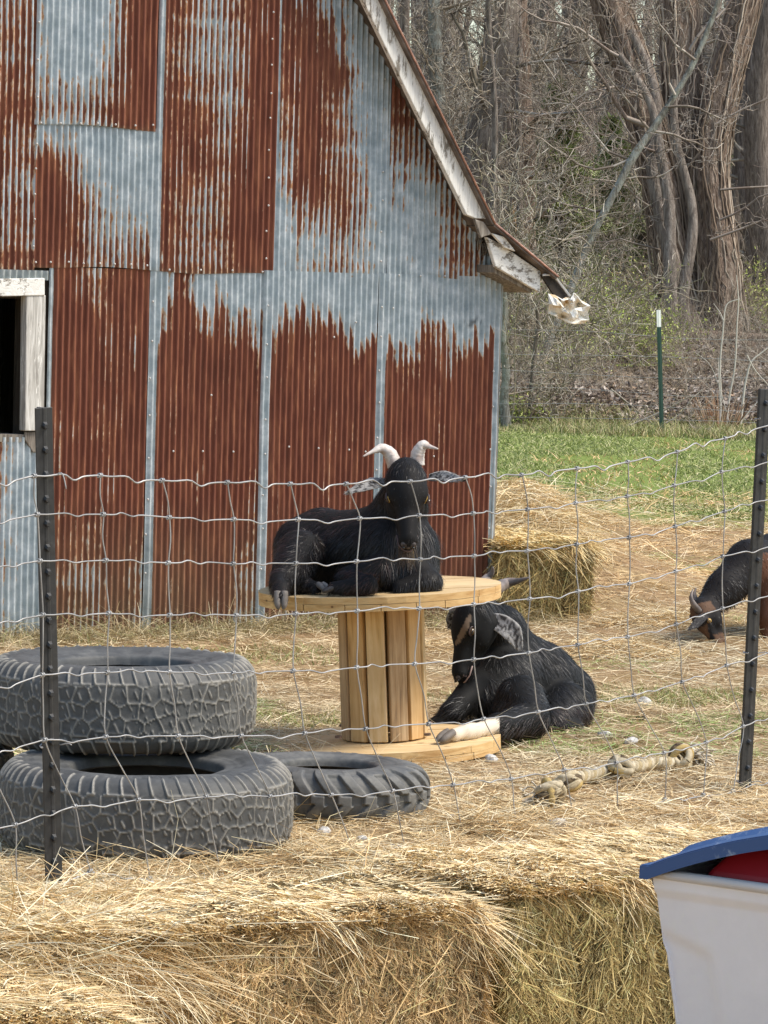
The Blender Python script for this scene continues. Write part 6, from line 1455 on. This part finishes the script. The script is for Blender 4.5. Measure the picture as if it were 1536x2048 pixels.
# dead leaves lying on the slope
n = 80000; d = 43.2+(85-43.2)*rs.rand(n)**1.8; x = rs.uniform(-.03, .135, n)*d+rs.uniform(-.6, .6, n); z = gz(x, d)+.02+rs.rand(n)*.05; D = unit(rs.normal(size=(n, 3))*np.array([1, 1, .35]))
V, Fs, C = ribbons(np.stack([x, d, z], 1), D, rs.uniform(.04, .09, n), rs.uniform(.025, .05, n), None, 1, .5, None, pal(n, [(.34, .27, .215), (.22, .17, .13), (.50, .43, .37), (.12, .09, .07), (.38, .26, .17)], [4, 4, 2.5, 2.5, 1.5]))
tag(mesh('leaf_litter', V, Fs, M_STRAND, cols=C), kind='stuff')
# --- shrubs coming into leaf, each its own crown
def leaf_cloud(root, c, rx, ry, rz, n, cols, sz, seed, name='foliage', stems=26, mat=None):
    q = np.random.RandomState(seed); out = []; tips = []
    for i in range(stems):
        a = q.rand()*6.28; d = unit(np.array([math.cos(a)*.8*rx/rz, math.sin(a)*.8*ry/rz, 1.0])); grow(q, c+np.array([math.cos(a)*rx*.3, math.sin(a)*ry*.3, -.05]), d, rz*q.uniform(.7, 1.25), .011, 1, out, .02, (0, 5, 4, 0), .2)
    sticks(out, 'stems', root, seed, [(.32, .27, .20), (.24, .20, .15)], .0035)
    B = np.array([o[1] for o in out if o[2] < .008]) if len(out) else np.array([c]); sel = B[q.randint(0, len(B), n)]+q.normal(size=(n, 3))*np.array([.05, .05, .05]); sel[:, 2] = np.maximum(sel[:, 2], c[2]+.03)
    D = unit(q.normal(size=(n, 3))+np.array([0, 0, .4])); C = np.array(cols)[q.randint(0, len(cols), n)]*q.uniform(.7, 1.3, n)[:, None]
    V, Fs, Cc = ribbons(sel, D, q.uniform(.6, 1.3, n)*sz, q.uniform(.35, .6, n)*sz, None, 2, .6, None, C); mesh(name, V, Fs, M_GRASSB, root, cols=Cc)
YG = [(.36, .43, .09), (.47, .52, .14), (.28, .34, .07), (.58, .58, .20)]
for i, (label, x, y, rx, rz, n) in enumerate((
    ('low yellow-green shrub coming into leaf left of the green post', 1225, 735, .95, .85, 1900), ('bright yellow-green shrub on the bank left of the massive tree', 1262, 690, .7, .75, 1500),
    ('yellow-green bush below the torn gutter end', 1165, 690, .7, .8, 1200), ('thin leafy bush close to the barn corner', 1020, 700, .5, .9, 700), ('leafing shrub right behind the torn gutter', 1190, 645, .7, .7, 1100),
    ('small leafy shrub at the right edge beyond the big trunks', 1520, 665, .8, .9, 1100), ('low green sprigs at the foot of the barn corner', 1015, 850, .5, .35, 500), ('sparse leafy shrub in the middle of the bank', 1105, 760, .7, .6, 600),
    ('small shrub with scattered leaves just left of the massive trunks', 1300, 640, .5, .6, 800), ('small leafy sprig high behind the roof edge', 1010, 480, .6, .8, 500))):
    b = foot(x, y); r_ = thing('leafy_shrub', label, 'shrub', tuple(b)); leaf_cloud(r_, b, rx, rx, rz, int(n*1.9), YG, .040, 500+i)
DG = [(.30, .35, .14), (.38, .42, .19), (.21, .26, .10), (.46, .47, .24)]
for i, (label, x, y, w_, h_, n) in enumerate((('soft green cedar in the wood between the thick brown trunk and the leaning tree', 1110, 560, 1.5, 3.3, 15000), ('smaller dim green cedar beside the leaning tree', 1215, 540, 1.2, 2.6, 9000), ('shadowy small cedar deep in the wood at the right', 1500, 470, 1.3, 2.2, 3000), ('pale green cedar behind the snag', 1000, 330, 1.6, 3.0, 3500))):
    b = foot(x, y); b = b; q = np.random.RandomState(600+i); r_ = thing('cedar_tree', label, 'tree', tuple(b))
    trunk_mesh('trunk', [b-np.array([0, 0, .3]), b+np.array([0, 0, h_*.5]), b+np.array([.1, 0, h_])], [.10, .07, .015], M_BARK, r_, 8, i)
    t = q.rand(n)**.8; a = q.rand(n)*6.28; lim = w_*(1-t)*.9+.12; layer = .55+.45*np.sin(t*26+a*1.0); rad = lim*np.sqrt(q.rand(n))*layer; clump = fbm(a*1.6, t*7, 0, 610+i, 3); kp = clump > .40
    Pt = np.stack([b[0]+np.cos(a)*rad, b[1]+np.sin(a)*rad, b[2]+.15+t*h_-rad*.15], 1)[kp]; m = len(Pt); D = unit(np.stack([np.cos(a[kp])*.8, np.sin(a[kp])*.8, q.normal(size=m)*.5], 1)+q.normal(size=(m, 3))*.4)
    V, Fs, C = ribbons(Pt, D, q.uniform(.10, .22, m), .030, None, 2, .7, None, np.array(DG)[q.randint(0, 4, m)]*q.uniform(.7, 1.4, m)[:, None]); mesh('crown', V, Fs, M_GRASSB, r_, cols=C)
# --- pale dead canes, clump of reddish stalks, fallen wood at the right
def cane(root, pts, d, r0, r1, name='cane', mat=None, cl=(.50, .45, .38)):
    c = spline([P(x, y, d+.02*i) for i, (x, y) in enumerate(pts)], 26); V, Fs = tube_arr(c, np.linspace(r0, r1, 26), 6); return mesh(name, V, Fs, M_TWIG, root, True, cols=np.tile(np.array(cl), (len(V), 1)))
cd = 43.0; bc = gbase(1440, cd)
cn = thing('bare_shrub', 'pale bare canes and cut reddish stalks sprouting from one clump right of the green post', 'shrub', tuple(bc))
for pts, r_ in (([(1438, 862), (1442, 800), (1440, 730), (1446, 660), (1450, 620), (1458, 605), (1480, 598)], .014), ([(1452, 862), (1458, 800), (1470, 730), (1474, 650), (1477, 600), (1473, 550)], .014), ([(1446, 640), (1440, 625), (1427, 607)], .008),
    ([(1480, 862), (1486, 800), (1492, 760), (1502, 725), (1520, 708), (1545, 690)], .017), ([(1494, 710), (1510, 740), (1536, 770), (1560, 800)], .009), ([(1466, 870), (1500, 820), (1540, 780)], .010), ([(1444, 870), (1438, 760), (1436, 715)], .009), ([(1460, 850), (1440, 780), (1420, 730), (1390, 705)], .007)):
    cane(cn, pts, cd, r_, r_*.35, cl=(.58, .53, .46))
out = []
for i in range(90):
    a = rs.rand()*6.28; p_ = bc+np.array([math.cos(a)*.22*rs.rand(), math.sin(a)*.18*rs.rand(), -.03]); d_ = unit(np.array([math.cos(a)*.45, math.sin(a)*.4, 1.0])+rs.normal(size=3)*.12); out.append((p_, p_+d_*rs.uniform(.15, .5), .008, .005))
sticks(out, 'cut_stalks', cn, 12, [(.40, .25, .16), (.30, .17, .10), (.50, .36, .25)], .004, 4)
for label, pts, d_, r_, cl in (('long fallen branch lying against the green post with a forked tip', [(1230, 862), (1290, 838), (1340, 815), (1375, 795), (1390, 792), (1405, 778)], 42.4, .013, (.42, .37, .31)),
    ('thin dead branch slanting down from the left behind the green post', [(1222, 778), (1255, 805), (1290, 835), (1320, 860)], 42.6, .010, (.40, .35, .29)),
    ('forked dead twig right of the green post', [(1332, 846), (1360, 828), (1378, 805), (1386, 793)], 42.2, .009, (.44, .39, .32))):
    b = P(*pts[0], d_); o = thing('fallen_branch', label, 'branch', tuple(b)); cane(o, pts, d_, r_, r_*.5, 'bough', cl=cl)
    out = []; c = spline([P(x, y, d_) for x, y in pts], 12)
    for i in range(9): grow(rs, c[rs.randint(3, 12)], unit(rs.normal(size=3)*np.array([1, .3, 1])), .5, .005, 2, out, .03, (0, 0, 3, 0), .2)
    sticks(out, 'twigs', o, 21, [(.40, .34, .28), (.30, .25, .2)], .003)
for label, pts, r_, mat in (('long weathered log lying on the slope at the right behind the canes', [(1375, 702), (1430, 694), (1480, 684), (1560, 678)], .085, M_BARKR), ('fallen grey log low on the slope behind the gutter', [(1105, 586), (1160, 590), (1230, 600), (1300, 612)], .11, M_BARK), ('short pale log between the shrubs and the green post', [(1285, 716), (1310, 710), (1335, 704)], .06, M_SNAG), ('crooked pale dead limb high on the slope', [(1195, 552), (1235, 548), (1252, 560), (1285, 570)], .035, M_SNAG)):
    b = [foot(x, y) for x, y in pts]; d_ = b[len(b)//2][1]; pp = [P(x, y, d_) for x, y in pts]; pp = [np.array([p[0], p[1], max(p[2], float(gz(p[0], p[1]))+r_*.4)]) for p in pp]
    o = thing('fallen_log', label, 'log', tuple(pp[0])); trunk_mesh('log_bark', pp, np.array([1, 1.05, .95, .8][:len(pp)])*r_, mat, o, 12, 5, 30, .2)
    m_ = MB()
    for e_, n_ in ((pp[0], pp[1]), (pp[-1], pp[-2])): m_.tube([e_, e_+(n_-e_)*.03], [r_*.7, r_*.7], 10)
    m_.build('cut_end', M_SNAG, o)
